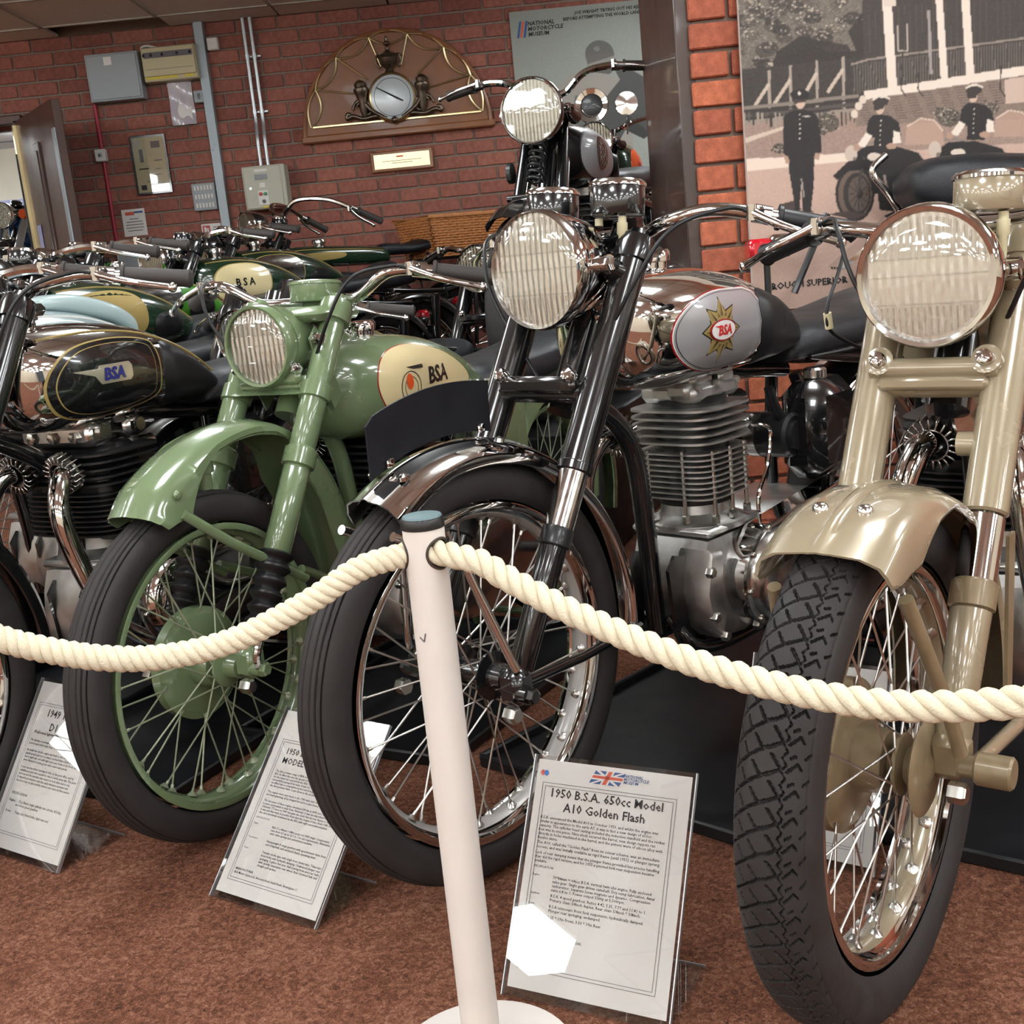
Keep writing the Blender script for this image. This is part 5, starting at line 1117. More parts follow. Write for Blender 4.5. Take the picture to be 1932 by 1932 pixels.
# ------------------------------------------------------------------ information stands
class Sign:
    def __init__(s, loc, a, w, h, t, label, paper='paper'):
        s.w, s.h, s.t = w, h, t; s.o = empty('information_stand', (loc[0], loc[1], .003), a, label, 'sign', 'clear stands with printed sheets')
        m = .006
        mk('printed_sheet', MB().prism([(m, .012), (w-m, .012), (w-m, h-.006), (m, h-.006)], *s.fr(0), -.0006), paper, s.o, smooth=False)
        mk('front_sheet', MB().prism([(0, 0), (w, 0), (w, h), (0, h)], *s.fr(.0035), -.002), 'acrylic', s.o, smooth=False)
        mk('back_sheet', MB().prism([(0, 0), (w, 0), (w, h), (0, h)], *s.fr(-.003), -.002), 'acrylic', s.o, smooth=False)
        mk('foot', MB().box((w/2, .075, .001), (w, .15, .0025)), 'acrylic', s.o, smooth=False)
        for q in (.0, w): mk('sheet_edge', MB().prism([(q-.0008, 0), (q+.0008, 0), (q+.0008, h), (q-.0008, h)], *s.fr(.003), -.007), 'conduit', s.o, smooth=False)
        mk('sheet_edge', MB().box((w/2, .15, .0015), (w, .0016, .0032)), 'conduit', s.o, smooth=False)
    def fr(s, d): return (0, -d*cos(s.t), d*sin(s.t)), (1, 0, 0), (0, sin(s.t), cos(s.t)), (0, -cos(s.t), sin(s.t))
    def pt(s, u, v, d=.0008): return (u, v*sin(s.t)-d*cos(s.t), v*cos(s.t)+d*sin(s.t))
    def text(s, nm, body, u, v, mat='ink', width=None, cap=None, align='LEFT', bold=0., line=1., d=.0008, shear=0.):
        V, F = text2d(body, 1., bold, align, res=1, line=line, shear=shear); wd = V[:, 0].max()-V[:, 0].min(); k = (width/wd) if width else cap/.72
        V = V*k; top = V[:, 1].max()
        return mk(nm, MB().add([s.pt(u+x, v+y-top, d) for x, y in V], F), mat, s.o, smooth=False, fix=False)
    def poly(s, nm, pts, mat, d=.0007): return mk(nm, MB().add([s.pt(x, y, d) for x, y in pts], [tuple(range(len(pts)))]), mat, s.o, smooth=False, fix=False)
    def border(s, u0, u1, v0, v1, mat='inkgrey'):
        b = MB()
        for i, g in enumerate((0, .0045)):
            a0, a1, c0, c1 = u0+g, u1-g, v0+g, v1-g; k = .0007
            for q in ((a0, a1, c0, c0+k), (a0, a1, c1-k, c1), (a0, a0+k, c0, c1), (a1-k, a1, c0, c1)): b.add([s.pt(x, y) for x, y in ((q[0], q[2]), (q[1], q[2]), (q[1], q[3]), (q[0], q[3]))], [(0, 1, 2, 3)])
        mk('printed_border', b, mat, s.o, smooth=False, fix=False)
    def logo(s, u, v, k=1.):
        def sk(x, y): return (u+k*(x+.45*y), v+k*y)
        q = lambda nm, pts, mat, d: s.poly(nm, [sk(x, y) for x, y in pts], mat, d)
        w_, h_ = .046, .019
        q('flag_field', [(0, 0), (w_, 0), (w_, h_), (0, h_)], 'inkblue', .0007)
        q('flag_white', [(0, 0), (.006, 0), (w_, h_), (w_-.006, h_)], 'paper', .0008); q('flag_white', [(w_-.006, 0), (w_, 0), (.006, h_), (0, h_)], 'paper', .0008)
        q('flag_white', [(.017, 0), (.029, 0), (.029, h_), (.017, h_)], 'paper', .0009); q('flag_white', [(0, .006), (w_, .006), (w_, .0135), (0, .0135)], 'paper', .0009)
        q('flag_red', [(.020, 0), (.026, 0), (.026, h_), (.020, h_)], 'inkred', .001); q('flag_red', [(0, .008), (w_, .008), (w_, .0118), (0, .0118)], 'inkred', .001)
        s.text('logo_lettering', 'NATIONAL\nMOTORCYCLE\nMUSEUM', u+k*.052, v+k*.018, 'inkblue', width=k*.038, bold=.02, line=.8, shear=.2)
s1 = Sign((-.08, 1.471), radians(-28.2), .247, .333, radians(31), 'clear acrylic stand with a white sheet headed A10 Golden Flash, beside the post base')
W_, H_ = .247, .333
s1.border(.07*W_, .90*W_, .115*H_, .885*H_); s1.logo(.36*W_, .905*H_)
for x, m in ((.062, 'dotred'), (.085, 'dotblue')): s1.poly('round_sticker', [(x*W_+.0035*cos(a), .925*H_+.004*sin(a)) for a in np.linspace(0, 2*pi, 16, endpoint=False)], m, .0009+(.0002 if m == 'dotblue' else 0))
s1.text('title', '1950 B.S.A. 650cc Model\nA10 Golden Flash', .475*W_, .865*H_, width=.69*W_, align='CENTER', bold=.016, line=1.1)
X0, TW = .085*W_, .775*W_
y = .745*H_
for body, lines, wd in (('B.S.A. announced the Model A10 in October 1950, and whilst the engine was\nsimilar in appearance to the early A7, it was in fact a new design of 650cc\ncapacity. The cylinder head casting included the induction manifold and the rocker\nbox was in one piece. Nine studs secured the barrel, new design tappets ran\ndirectly in holes machined in the barrel, and the pistons were of silicon alloy with\nflexible skirts.', 6, TW),
        ('The A10, called the "Golden Flash" from its colour scheme, was an immediate\nsuccess, and was initially available as rigid frame (until 1951) or plunger sprung.', 2, TW*.98),
        ('Lack of rear damping meant that the plunger frame provided less precise handling\nthan did the rigid version, and for 1955 a pivoted fork rear suspension became\navailable.', 3, TW*.98)):
    s1.text('body_text', body, X0, y, width=wd, line=1.0, bold=.006); y -= (lines+.75)*.0052
s1.text('body_text', 'SPECIFICATION', X0, y, cap=.0032, bold=.006); y -= .0115
for hd, body, lines, wd in (('Engine:', '70*84mm = 646cc B.S.A. vertical twin ohv engine. Fully enclosed\nvalve gear. Single gear driven camshaft. Dry sump lubrication. Amal\ncarburettor. Separate Lucas magneto and dynamo. Compression\nratio 6.8 to 1. Power output 35bhp at 5,500rpm.', 4, .62), ('Gearbox:', 'B.S.A. 4 speed gearbox. Ratios 4.42, 5.35, 7.77 and 11.41 to 1.\nPrimary chain 3/8inch duplex. Rear chain 5/8inch * 3/8inch.', 2, .58),
        ('Forks:', 'B.S.A telescopic front fork suspension, hydraulically damped.\nPlunger rear springing, undamped.', 2, .57), ('Tyres:', '3.25 * 19in Front, 3.50 * 19in Rear.', 1, .33), ('Weight:', '408lbs', 1, .055), ('Cost New:', '£193.0.0', 1, .075), ('Manufacturers:', 'B.S.A. Motor Cycles Ltd.,\nArmoury Road,\nSmall Heath,\nBirmingham 11.', 4, .23)):
    s1.text('body_text', hd, X0, y, cap=.0030, bold=.006); s1.text('body_text', body, X0+.13*W_, y, width=wd*W_, line=1.0, bold=.006); y -= (lines+.7)*.0053
s2 = Sign((-.57, 1.821), radians(-34.9), .241, .342, radians(43), 'clear acrylic stand with a sheet headed Model ZB 32, by the pale green wheel', 'paper')
W_, H_ = .241, .342
s2.border(.09*W_, .90*W_, .10*H_, .83*H_); s2.logo(.40*W_, .90*H_)
s2.text('title', '1950 BSA 350cc\nMODEL ZB 32', .16*W_, .79*H_, width=.42*W_, line=1.1, bold=.01)
s2.text('body_text', 'The first postwar range of BSA motorcycles included the 350cc\nB31. In effect this was the special version of the machine built\nfor the army but rejected by the War Office after the model was\nsuccessfully passing all its tests. It was for competition use\nmodified into a competitive version and being shown at\nthe first postwar Earls Court Show as the model B32.\n \nThe engines were very much in the 1930 style with alloy barrel\nand head gleaming, all an integral forced in rocker boxes.\n \nThe last years of these engines developed 24 bhp at 6000 rpm, and\nbecame, particularly in trials form. However, it was the introduction of\nClubmans TT races in 1947 that gave the Gold Star its real chance to shine.\nIt was and that made it possible from that the couple of Isles, from 1949 onwards\nthe class absolutely dominated by the B32 with eight successive victories.', .14*W_, .67*H_, width=.73*W_, line=1.0, bold=.006)
s2.text('body_text', 'SPECIFICATION', .13*W_, .425*H_, cap=.0032)
for i, (hd, body) in enumerate((('Engine', 'BSA 71 x 88mm = 348cc push rod OHV single. Compression\nratio from 6.5 up to 12.5 to 1 to suit requirements. Alternative\ncams, valve springs and carburettors available.'), ('Transmission', 'Heavyweight B range gearbox with speedometer drive from\nend of layshaft, and enclosed clutch operating lever.'), ('Frame', 'Tubular cradle type with single front down tube. Telescopic\nfront forks with hydraulic damping. Undamped plunger rear\nspringing. 3 gallon fuel tank. Ball bearing front and rear hubs\nwith quickly detachable rear wheel. Rear crowned hub and\nstraight pull spokes.'))):
    yy = (.395, .325, .27)[i]*H_; s2.text('body_text', hd, .13*W_, yy, cap=.003); s2.text('body_text', body, .31*W_, yy, width=.56*W_, line=1.0, bold=.006)
s2.text('body_text', 'MANUFACTURER\nBSA Motor Cycles Ltd, Armoury Road, Small Heath, Birmingham 11', .13*W_, .165*H_, width=.6*W_, line=1.2, bold=.006)
s3 = Sign((-1.067, 2.082), radians(-34.1), .23, .336, radians(35), 'clear acrylic stand with a white sheet headed 1949, left of the pale green front wheel')
W_, H_ = .23, .336
s3.border(.08*W_, .91*W_, .11*H_, .86*H_); s3.logo(.42*W_, .885*H_, .9)
s3.text('title', '1949 125cc BSA\nD1 Bantam', .52*W_, .83*H_, width=.58*W_, align='CENTER', bold=.012, line=1.25)
s3.text('body_text', 'Well-loved lightweight', .14*W_, .70*H_, width=.33*W_, bold=.012)
s3.text('body_text', 'The Bantam is perhaps the best known of all the machines of the\nperiod and sold in very large numbers both at home and abroad.\n \nIts small two stroke engine was built in unit with the three speed\ngearbox and carried in a simple welded frame. Early machines\nhad a rigid rear end with light telescopic forks at the front, and\nwere finished in a pale green with cream tank panels.\n \nIt was used by riders learning to ride, by the post office, and by\ncountless people who needed to ride to work every day. The price\nwas low and the machine was simple to look after and to run.\nIt stayed in production until the early nineteen seventies and\nhas been kept on the road by owners ever since its first season.', .13*W_, .65*H_, width=.74*W_, line=1.05, bold=.006)
s3.text('body_text', 'SPECIFICATION\n \nEngine:     52 x 58mm single cylinder two stroke, 4.5 bhp\n            and three speed gearbox.\n \nForks:      Telescopic front forks, rigid rear end.', .13*W_, .345*H_, width=.68*W_, line=1.0, bold=.006)
s4 = Sign((.318, 1.812), radians(-35.5), .234, .327, radians(22), 'clear acrylic stand with a pale sheet, half hidden behind the beige gold front tyre')
s4.border(.08*.234, .91*.234, .1*.327, .86*.327); s4.logo(.40*.234, .89*.327, .9)
s4.text('title', '1950 BSA\nGOLD STAR', .5*.234, .82*.327, width=.45*.234, align='CENTER', bold=.012)
# ------------------------------------------------------------------ things on the back wall
def wall_thing(name, label, cat, x0, x1, z0, z1, d, mat, bev=.004, group=None, back=.0):
    T = empty(name, ((x0+x1)/2, YB-back, (z0+z1)/2), 0, label, cat, group); w_, h_ = x1-x0, z1-z0
    mk('body', MB().box((0, -d/2, 0), (w_, d, h_), bev), mat, T); return T, w_, h_
def slab(T, nm, x, z, w_, h_, y, mat, t=.002, bev=.0): return mk(nm, MB().box((x, -y-t/2, z), (w_, t, h_), bev), mat, T, smooth=bool(bev))
T, a, b_ = wall_thing('switch_box', 'large grey steel box high on the brick wall at the top of the red conduit', 'box', -2.063, -1.775, 2.022, 2.268, .09, 'wallgrey')
slab(T, 'door', 0, 0, a-.02, b_-.02, .09, 'wallgrey', .006, .003); slab(T, 'paper_label', -.02, b_/2-.042, .042, .042, .0965, 'paper')
T, a, b_ = wall_thing('consumer_unit', 'cream fuse board with warning labels beside the grey steel box', 'fuse board', -1.757, -1.462, 2.098, 2.276, .09, 'boxcream', .006)
slab(T, 'cover', 0, .01, a-.012, b_-.03, .09, 'boxcream', .012, .004); slab(T, 'breaker_window', 0, .045, a-.03, .03, .102, 'inkgrey'); slab(T, 'seam', .0, -.028, a-.04, .002, .102, 'inkgrey')
for x in (-.13, -.09, -.03, .05, .12): slab(T, 'breaker', x, .045, .012, .014, .1042, 'dkglass')
for x, w_ in ((-.105, .06), (-.02, .11), (.10, .05)): slab(T, 'warning_label', x, -.068, w_, .018, .0905, 'yellow')
slab(T, 'paper_label', -.105, -.052, .05, .012, .0925, 'paper')
mk('lead', MB().tube(smoothpath([(-.15, -.03, .06), (-.155, -.03, .10), (-.12, -.03, .108), (-.06, -.03, .09)], 5), .006, 8), 'plastic', T)
T = empty('document_wallet', (-1.593, YB, 1.987), 0, 'clear plastic document wallet hanging below the cream fuse board', 'wallet')
mk('wallet', MB().grid(lambda u, v: (-.066+.132*u, -.012-.006*sin(7*v+3*u)-.004*sin(11*u), -.115+.225*v), 9, 14), 'clearbag', T); mk('folded_paper', MB().grid(lambda u, v: (-.05+.1*u, -.008-.006*sin(7*v), -.1+.17*v), 5, 10), 'paper', T)
T, a, b_ = wall_thing('isolator_switch', 'small grey isolator switch beside the trunking', 'switch', -1.515, -1.458, 1.975, 2.04, .05, 'wallgrey'); slab(T, 'toggle', .0, 0, .012, .03, .05, 'dkglass', .008)
T, a, b_ = wall_thing('junction_box', 'pale square junction box right of the trunking top', 'box', -1.405, -1.345, 2.24, 2.305, .04, 'plastic'); slab(T, 'lid', 0, 0, a-.008, b_-.008, .04, 'plastic', .003, .001)
o = mk('cable_trunking', MB().box((-1.440, YB-.025, 1.25), (.05, .05, 2.5), .002), 'trunk', None); tag(o, 'vertical galvanised cable trunking running up the brick wall', 'trunking')
for z in (1.72, 1.75): mk('trunking_screw', MB().cyl((-1.45+(z-1.72)*.3, YB-.049, z), (-1.45+(z-1.72)*.3, YB-.053, z), .005, 8), 'dkglass', o)
T = empty('steel_conduit', (-1.18, YB, 0), 0, 'pair of galvanised conduits dropping to the beige control box', 'conduit')
for x in (-.018, .022):
    mk('conduit_pipe', MB().tube(smoothpath([(x, -.03, 2.42), (x, -.03, 2.0), (x, -.03, 1.86), (x-.012*0, -.045, 1.80), (x, -.06, 1.74), (x, -.06, 1.60)], 5), .0105, 12), 'conduit', T)
    for z in (2.19, 1.90): mk('conduit_saddle', MB().lathe([(.0125, -.012), (.0135, -.012), (.0135, .012), (.0125, .012)], (x, -.03, z), (0, 0, 1), 16, closed=True).box((x+.02, -.012, z), (.03, .02, .014), .003), 'conduit', T)
T, a, b_ = wall_thing('control_box', 'beige steel control box with display, red and green buttons, under the two conduits', 'control box', -1.295, -1.06, 1.375, 1.606, .14, 'boxbeige')
slab(T, 'door', -.006, 0, a-.03, b_-.012, .14, 'boxbeige', .006, .003); slab(T, 'display', -.015, .055, .068, .03, .146, 'dkglass'); slab(T, 'key_plate', -.012, .012, .03, .024, .146, 'plastic'); slab(T, 'name_label', -.012, .09, .07, .014, .146, 'plastic'); slab(T, 'button_plate', -.014, -.055, .056, .076, .146, 'plastic', .003)
for x, z, m in ((-.027, -.035, 'btnred'), (.0, -.035, 'btngreen'), (-.013, -.075, 'dkglass')): mk('push_button', MB().cyl((x, -.148, z), (x, -.158, z), .0095, 14, bev=.002), m, T)
mk('door_lock', MB().cyl((-.078, -.145, -.002), (-.078, -.15, -.002), .008, 12), 'conduit', T); slab(T, 'warning_label', .02, -.105, .09, .01, .146, 'yellow')
o = mk('red_conduit', MB().tube([(-2.068, YB-.018, 2.03), (-2.070, YB-.018, 1.22)], .011, 12), 'redpipe', None); tag(o, 'red fire alarm conduit running down from the grey steel box', 'conduit')
T, a, b_ = wall_thing('break_glass_point', 'white square key switch on the red conduit', 'switch', -2.103, -2.043, 1.718, 1.783, .045, 'plastic', .004, back=.012); slab(T, 'key_slot', 0, .0, .022, .022, .045, 'wallgrey', .003); slab(T, 'slot', 0, 0, .006, .01, .048, 'dkglass')
T, a, b_ = wall_thing('fuse_cabinet', 'low white box on the wall at the foot of the red conduit', 'box', -2.07, -1.855, 1.04, 1.236, .06, 'plastic'); slab(T, 'cover', -.02, -.01, a*.72, b_-.03, .06, 'wallgrey', .004, .002)
# framed advertisement
T, a, b_ = wall_thing('framed_print', 'framed black edged old advertisement sheet between red conduit and trunking', 'picture', -1.912, -1.713, 1.52, 1.838, .018, 'black', .002)
slab(T, 'sheet', 0, 0, a-.024, b_-.024, .018, 'boxcream', .001)
slab(T, 'folded_corner', -.062, .12, .032, .03, .0195, 'paper')
for x, z, w_, h_, m in ((-.045, .05, .02, .07, 'inkgrey'), (.04, .105, .05, .035, 'inkgrey'), (-.04, -.02, .055, .007, 'ink'), (.045, .02, .045, .006, 'inkgrey'), (.04, -.025, .035, .004, 'inkgrey'), (-.055, -.12, .03, .026, 'ink'), (.04, -.10, .05, .004, 'inkgrey'), (.03, -.055, .05, .004, 'inkgrey'), (-.02, -.09, .03, .004, 'inkgrey')): slab(T, 'printed_block', x, z, w_, h_, .0195, m, .0006)
slab(T, 'glazing', 0, 0, a-.024, b_-.024, .0215, 'lens', .001)
# notices
T, a, b_ = wall_thing('paper_notice', 'white paper notice with a coloured heading fixed by the red conduit', 'notice', -2.023, -1.893, 1.305, 1.452, .002, 'paper', 0)
slab(T, 'heading', -.02, .05, .05, .018, .002, 'inkred', .0006); slab(T, 'heading', .03, .055, .05, .01, .002, 'inkblue', .0006)
for i, w_ in enumerate((.05, .09, .1, .1, .085)): slab(T, 'printed_line', 0, .02-i*.016, w_, .004, .002, 'inkgrey', .0006)
T, a, b_ = wall_thing('fire_notice', 'small fire point sign with a red square beside the trunking foot', 'notice', -1.588, -1.478, 1.247, 1.332, .003, 'paper', 0)
slab(T, 'red_square', -.028, .006, .042, .055, .003, 'btnred', .0006); slab(T, 'pictogram', -.034, .012, .012, .026, .0036, 'paper', .0006); slab(T, 'pictogram', -.02, .004, .008, .03, .0036, 'paper', .0006); slab(T, 'printed_line', -.028, -.033, .042, .008, .003, 'ink', .0006)
for i in range(4): slab(T, 'printed_line', .024, .022-i*.014, .03, .004, .003, 'inkgrey', .0006)
T, a, b_ = wall_thing('key_panel', 'grey indicator panel with three rows of white tabs beside the trunking', 'panel', -1.607, -1.476, 1.405, 1.553, .03, 'wallgrey')
for r_ in range(3):
    for c_ in range(6): slab(T, 'tab', -.045+c_*.018, .048-r_*.047, .0105, .024, .03, 'plastic', .003)
# ---- fan-shaped mahogany board with a silvered dial
FXc, FZ0, FR = -.42, 1.712, .525
T = empty('fan_clock', (FXc, YB, FZ0), 0, 'half-round wooden board with brass fan lines and a silvered dial on bronze scrolls', 'wall clock')
o_ = [(FR*cos(a), .0+FR*1.03*sin(a)) for a in np.linspace(0, pi, 48)]
mk('board', MB().prism([(x, z) for x, z in o_]+[(-FR, -.0)], (0, -.03, 0), (1, 0, 0), (0, 0, 1), (0, 1, 0), .03), 'oak', T, ang=20)
mk('base_moulding', MB().box((0, -.022, .012), (2*FR+.03, .044, .04), .008), 'oak', T)
mk('edge_moulding', MB().tube([(x*.985, -.032, z*.985+.01) for x, z in o_], .012, 8), 'oak', T)
mk('base_strip', MB().box((0, -.036, .075), (.94, .012, .012), .002), 'brass', T)
CZ = .19
nodes = [(.475*cos(pi*k/7), .075+.45*sin(pi*k/7)) for k in range(8)]
for k in range(7):
    p0, p1 = np.array(nodes[k]), np.array(nodes[k+1]); am = pi*(k+.5)/7; nrm = np.array([cos(am), sin(am)])
    for s_ in (.028, -.042):
        mk('brass_scallop', MB().tube([(q[0], -.038, q[1]) for q in [p0+(p1-p0)*t+nrm*s_*4*t*(1-t) for t in np.linspace(0, 1, 12)]], .0055, 8), 'brass', T)
for k in range(1, 7):
    n_ = np.array(nodes[k]); c = np.array([0, CZ]); d = n_-c; L = np.linalg.norm(d); q = c+d/L*.175; mk('brass_ray', MB().tube([(q[0], -.038, q[1]), (n_[0], -.038, n_[1])], .0048, 8), 'brass', T)
DC = (-.01, -.075, CZ)
mk('dial', MB().lathe([(.122, -.03), (.122, .0), (.115, .004), (.001, .004)], DC, (0, -1, 0), 48), 'dial', T)
mk('dial_bezel', MB().lathe([(.118, -.04), (.131, -.03), (.131, .004), (.124, .012), (.117, .006)], DC, (0, -1, 0), 48, closed=True), 'brass', T)
mk('hand', MB().prism([(-.085, .055), (-.08, .058), (.03, -.004), (.06, -.022), (.055, -.028), (.02, -.010)], (DC[0], DC[1]-.008, DC[2]), (1, 0, 0), (0, 0, 1), (0, -1, 0), .002), 'ink', T, smooth=False)
mk('dial_ring', MB().lathe([(.098, .0042), (.0995, .0052), (.101, .0042)], DC, (0, -1, 0), 40, closed=True), 'inkgrey', T)
mk('urn', MB().lathe([(.03, 0), (.02, .012), (.018, .02), (.045, .045), (.052, .075), (.04, .088), (.044, .094), (.022, .108), (.01, .118), (.012, .13), (.001, .138)], (DC[0], -.07, CZ+.128), (0, 0, 1), 20), 'bronze', T)
mk('finial', MB().lathe([(.001, 0), (.018, .012), (.02, .02), (.008, .03), (.010, .045), (.001, .055)], (DC[0], -.07, CZ+.262), (0, 0, 1), 14), 'bronze', T)
for s_ in (1, -1):
    mk('urn_handle', MB().tube(smoothpath([(DC[0]+s_*.05, -.07, CZ+.155), (DC[0]+s_*.068, -.07, CZ+.19), (DC[0]+s_*.06, -.07, CZ+.22), (DC[0]+s_*.044, -.07, CZ+.215)], 5), .007, 8), 'bronze', T)
    mk('torch', MB().lathe([(.012, -.09), (.022, -.06), (.026, 0), (.034, .03), (.042, .045), (.04, .06), (.03, .066), (.034, .085), (.02, .1), (.001, .108)], (DC[0]+s_*.165, -.07, CZ+.0), (s_*.06, 0, 1), 16), 'bronze', T)
    sp_ = [(DC[0]+s_*(.155+(.052-.006*t)*cos(.9*t+.6)), -.07, .135+(.05-.006*t)*sin(.9*t+.6)) for t in np.linspace(0, 7, 40)]
    mk('scroll', MB().tube(sp_, np.linspace(.013, .006, 40), 10), 'bronze', T)
    mk('scroll_foot', MB().tube(smoothpath([(DC[0]+s_*.04, -.07, .085), (DC[0]+s_*.10, -.07, .10), (DC[0]+s_*.17, -.07, .092), (DC[0]+s_*.225, -.07, .11), (DC[0]+s_*.26, -.07, .10), (DC[0]+s_*.255, -.07, .122), (DC[0]+s_*.24, -.07, .118)], 6), .012, 10), 'bronze', T)
    mk('acanthus', MB().tube(smoothpath([(DC[0]+s_*.06, -.075, .09), (DC[0]+s_*.12, -.08, .13), (DC[0]+s_*.17, -.075, .185), (DC[0]+s_*.21, -.07, .17), (DC[0]+s_*.225, -.07, .14)], 6), [.012]*6+[.014]*6+[.012]*6+[.008]*6+[.006], 10), 'bronze', T)
mk('base_knob', MB().sphere((DC[0], -.075, .07), .02, 14, 10), 'bronze', T)
T, a, b_ = wall_thing('brass_plaque', 'engraved brass plate on a small wooden board under the fan clock', 'plaque', -.596, -.243, 1.515, 1.628, .02, 'oak', .006)
slab(T, 'brass_plate', 0, 0, a-.042, b_-.036, .02, 'brass', .003); slab(T, 'engraved_word', -.01, .022, .04, .008, .023, 'inkred', .0006); slab(T, 'engraved_line', 0, .0, .22, .003, .023, 'inkgrey', .0006); slab(T, 'engraved_line', 0, -.012, .12, .003, .023, 'inkgrey', .0006)
for x, z in ((-.145, .03), (.145, .03), (-.145, -.03), (.145, -.03)): mk('plate_screw', MB().cyl((x, -.023, z), (x, -.026, z), .004, 8), 'conduit', T)
# ------------------------------------------------------------------ flat photographic prints
class Canvas:
    def __init__(s, x0, x1, z0, z1, Y, n, base):
        s.x0, s.x1, s.z0, s.z1, s.Y = x0, x1, z0, z1, Y; s.nx = n; s.nz = int(n*(z1-z0)/(x1-x0))
        s.X, s.Z = np.meshgrid(np.linspace(x0, x1, s.nx), np.linspace(z0, z1, s.nz), indexing='ij'); s.c = np.zeros((s.nx, s.nz, 3)); s.c[:] = base
        s.px = (x1-x0)/n
    def m(s, p): q = at(p[0], p[1], s.Y); return (q[0], q[2])
    def inside(s, P):
        r = np.zeros_like(s.X, bool); n = len(P)
        for i in range(n):
            (xa, za), (xb, zb) = P[i], P[(i+1) % n]
            if abs(zb-za) < 1e-9: continue
            r ^= ((za > s.Z) != (zb > s.Z)) & (s.X < (xb-xa)*(s.Z-za)/(zb-za)+xa)
        return r
    def poly(s, pts, col, al=1., nz=0.):
        k = s.inside([s.m(p) for p in pts]); c = np.array(col, float)
        v = c*(1+nz*rng.normal(size=(int(k.sum()), 1))) if nz else c; s.c[k] = s.c[k]*(1-al)+al*v
    def ell(s, cx, cy, rx, ry, col, al=1., nz=0., n=28): s.poly([(cx+rx*cos(a), cy+ry*sin(a)) for a in np.linspace(0, 2*pi, n, endpoint=False)], col, al, nz)
    def line(s, pts, w_, col, al=1.):
        for (xa, ya), (xb, yb) in zip(pts[:-1], pts[1:]):
            d = np.array([xb-xa, yb-ya], float); L = hypot(*d)+1e-9; n = np.array([-d[1], d[0]])/L*w_/2; s.poly([(xa+n[0], ya+n[1]), (xb+n[0], yb+n[1]), (xb-n[0], yb-n[1]), (xa-n[0], ya-n[1])], col, al)
    def soft(s):
        c = s.c; s.c = c*.5+.125*(np.roll(c, 1, 0)+np.roll(c, -1, 0)+np.roll(c, 1, 1)+np.roll(c, -1, 1))
    def build(s, nm, parent, back=0.):
        i = np.arange(s.nx-1)[:, None]; j = np.arange(s.nz-1)[None]; F = np.stack([i*s.nz+j, (i+1)*s.nz+j, (i+1)*s.nz+j+1, i*s.nz+j+1], -1).reshape(-1, 4)
        V = np.stack([s.X, np.full_like(s.X, 0.), s.Z], -1).reshape(-1, 3)
        me = bpy.data.meshes.new(nm); me.vertices.add(len(V)); me.vertices.foreach_set('co', V.ravel()); me.loops.add(F.size); me.loops.foreach_set('vertex_index', F.ravel()); me.polygons.add(len(F)); me.polygons.foreach_set('loop_start', np.arange(0, F.size, 4)); me.update(calc_edges=True)
        cc = np.clip(s.c*.98, 0, 255)/255; lin = np.where(cc <= .04045, cc/12.92, ((cc+.055)/1.055)**2.4)
        at_ = me.color_attributes.new('print', 'FLOAT_COLOR', 'POINT'); at_.data.foreach_set('color', np.concatenate([lin.reshape(-1, 3), np.ones((len(V), 1))], 1).ravel())
        me.materials.append(M['print']); o = bpy.data.objects.new(nm, me); COL.objects.link(o); o.parent = parent; return o
def lettering(T, body, x, z, cap, mat, y, align='LEFT', bold=.01, shear=0., line=1.): 
    V, F = text2d(body, cap/.72, bold, align, res=1, shear=shear, line=line); mk('lettering', MB().add([(x+p, y, z+q) for p, q in V], F), mat, T, smooth=False, fix=False)
# the pale poster of a rider in a helmet, on the back wall
PYW = YB-.012
C = Canvas(.25, 1.18, 1.10, 2.288, PYW, 300, (152, 156, 148))
g_ = (C.Z-1.1)/1.19; C.c *= (1.08-.14*g_)[..., None]; C.c += rng.normal(size=(C.nx, C.nz, 1))*3
C.poly([(1045, 210), (1050, 165), (1080, 138), (1120, 132), (1170, 150), (1190, 200), (1200, 330), (1040, 330)], (158, 148, 140), .75)
C.poly([(1170, 150), (1160, 132), (1185, 128), (1215, 145), (1228, 180), (1245, 240), (1215, 262), (1180, 245), (1150, 300), (1120, 290), (1130, 200)], (78, 78, 76))
C.poly([(1085, 180), (1110, 178), (1135, 200), (1140, 290), (1075, 290), (1080, 230)], (104, 108, 104)); C.poly([(1190, 220), (1225, 250), (1215, 262), (1170, 240)], (60, 60, 58))
C.poly([(1110, 118), (1118, 136), (1150, 140), (1162, 128), (1158, 108), (1120, 108)], (92, 88, 84)); C.ell(1131, 101, 27, 25, (98, 95, 92)); C.poly([(1104, 105), (1110, 127), (1122, 128), (1160, 112), (1158, 98)], (104, 98, 94)); C.line([(1108, 125), (1160, 108)], 7, (140, 138, 130)); C.ell(1126, 92, 6, 5, (124, 122, 118)); C.ell(1158, 120, 8, 8, (66, 62, 60))
C.poly([(1060, 230), (1085, 215), (1085, 300), (1050, 300)], (128, 128, 122)); C.soft()
T = empty('museum_poster', (0, PYW, 0), 0, 'pale poster of a helmeted rider on the brick wall beside the dark brown column', 'poster')
C.build('poster_print', T); mk('poster_board', MB().box((.715, .006, 1.694), (.93, .009, 1.188)), 'plastic', T, smooth=False)
lettering(T, 'NATIONAL\nMOTORCYCLE\nMUSEUM', .345, 2.21, .021, 'ink', -.002, bold=.03, shear=.15, line=.95)
lettering(T, 'JOE WRIGHT TRYING OUT HIS AJS SUPERCHARGED\nBEFORE ATTEMPTING THE WORLD LAND SPEED RECORD\nSOUTHPORT', 1.14, 2.245, .0165, 'ink', -.002, 'RIGHT', .03, line=1.2)
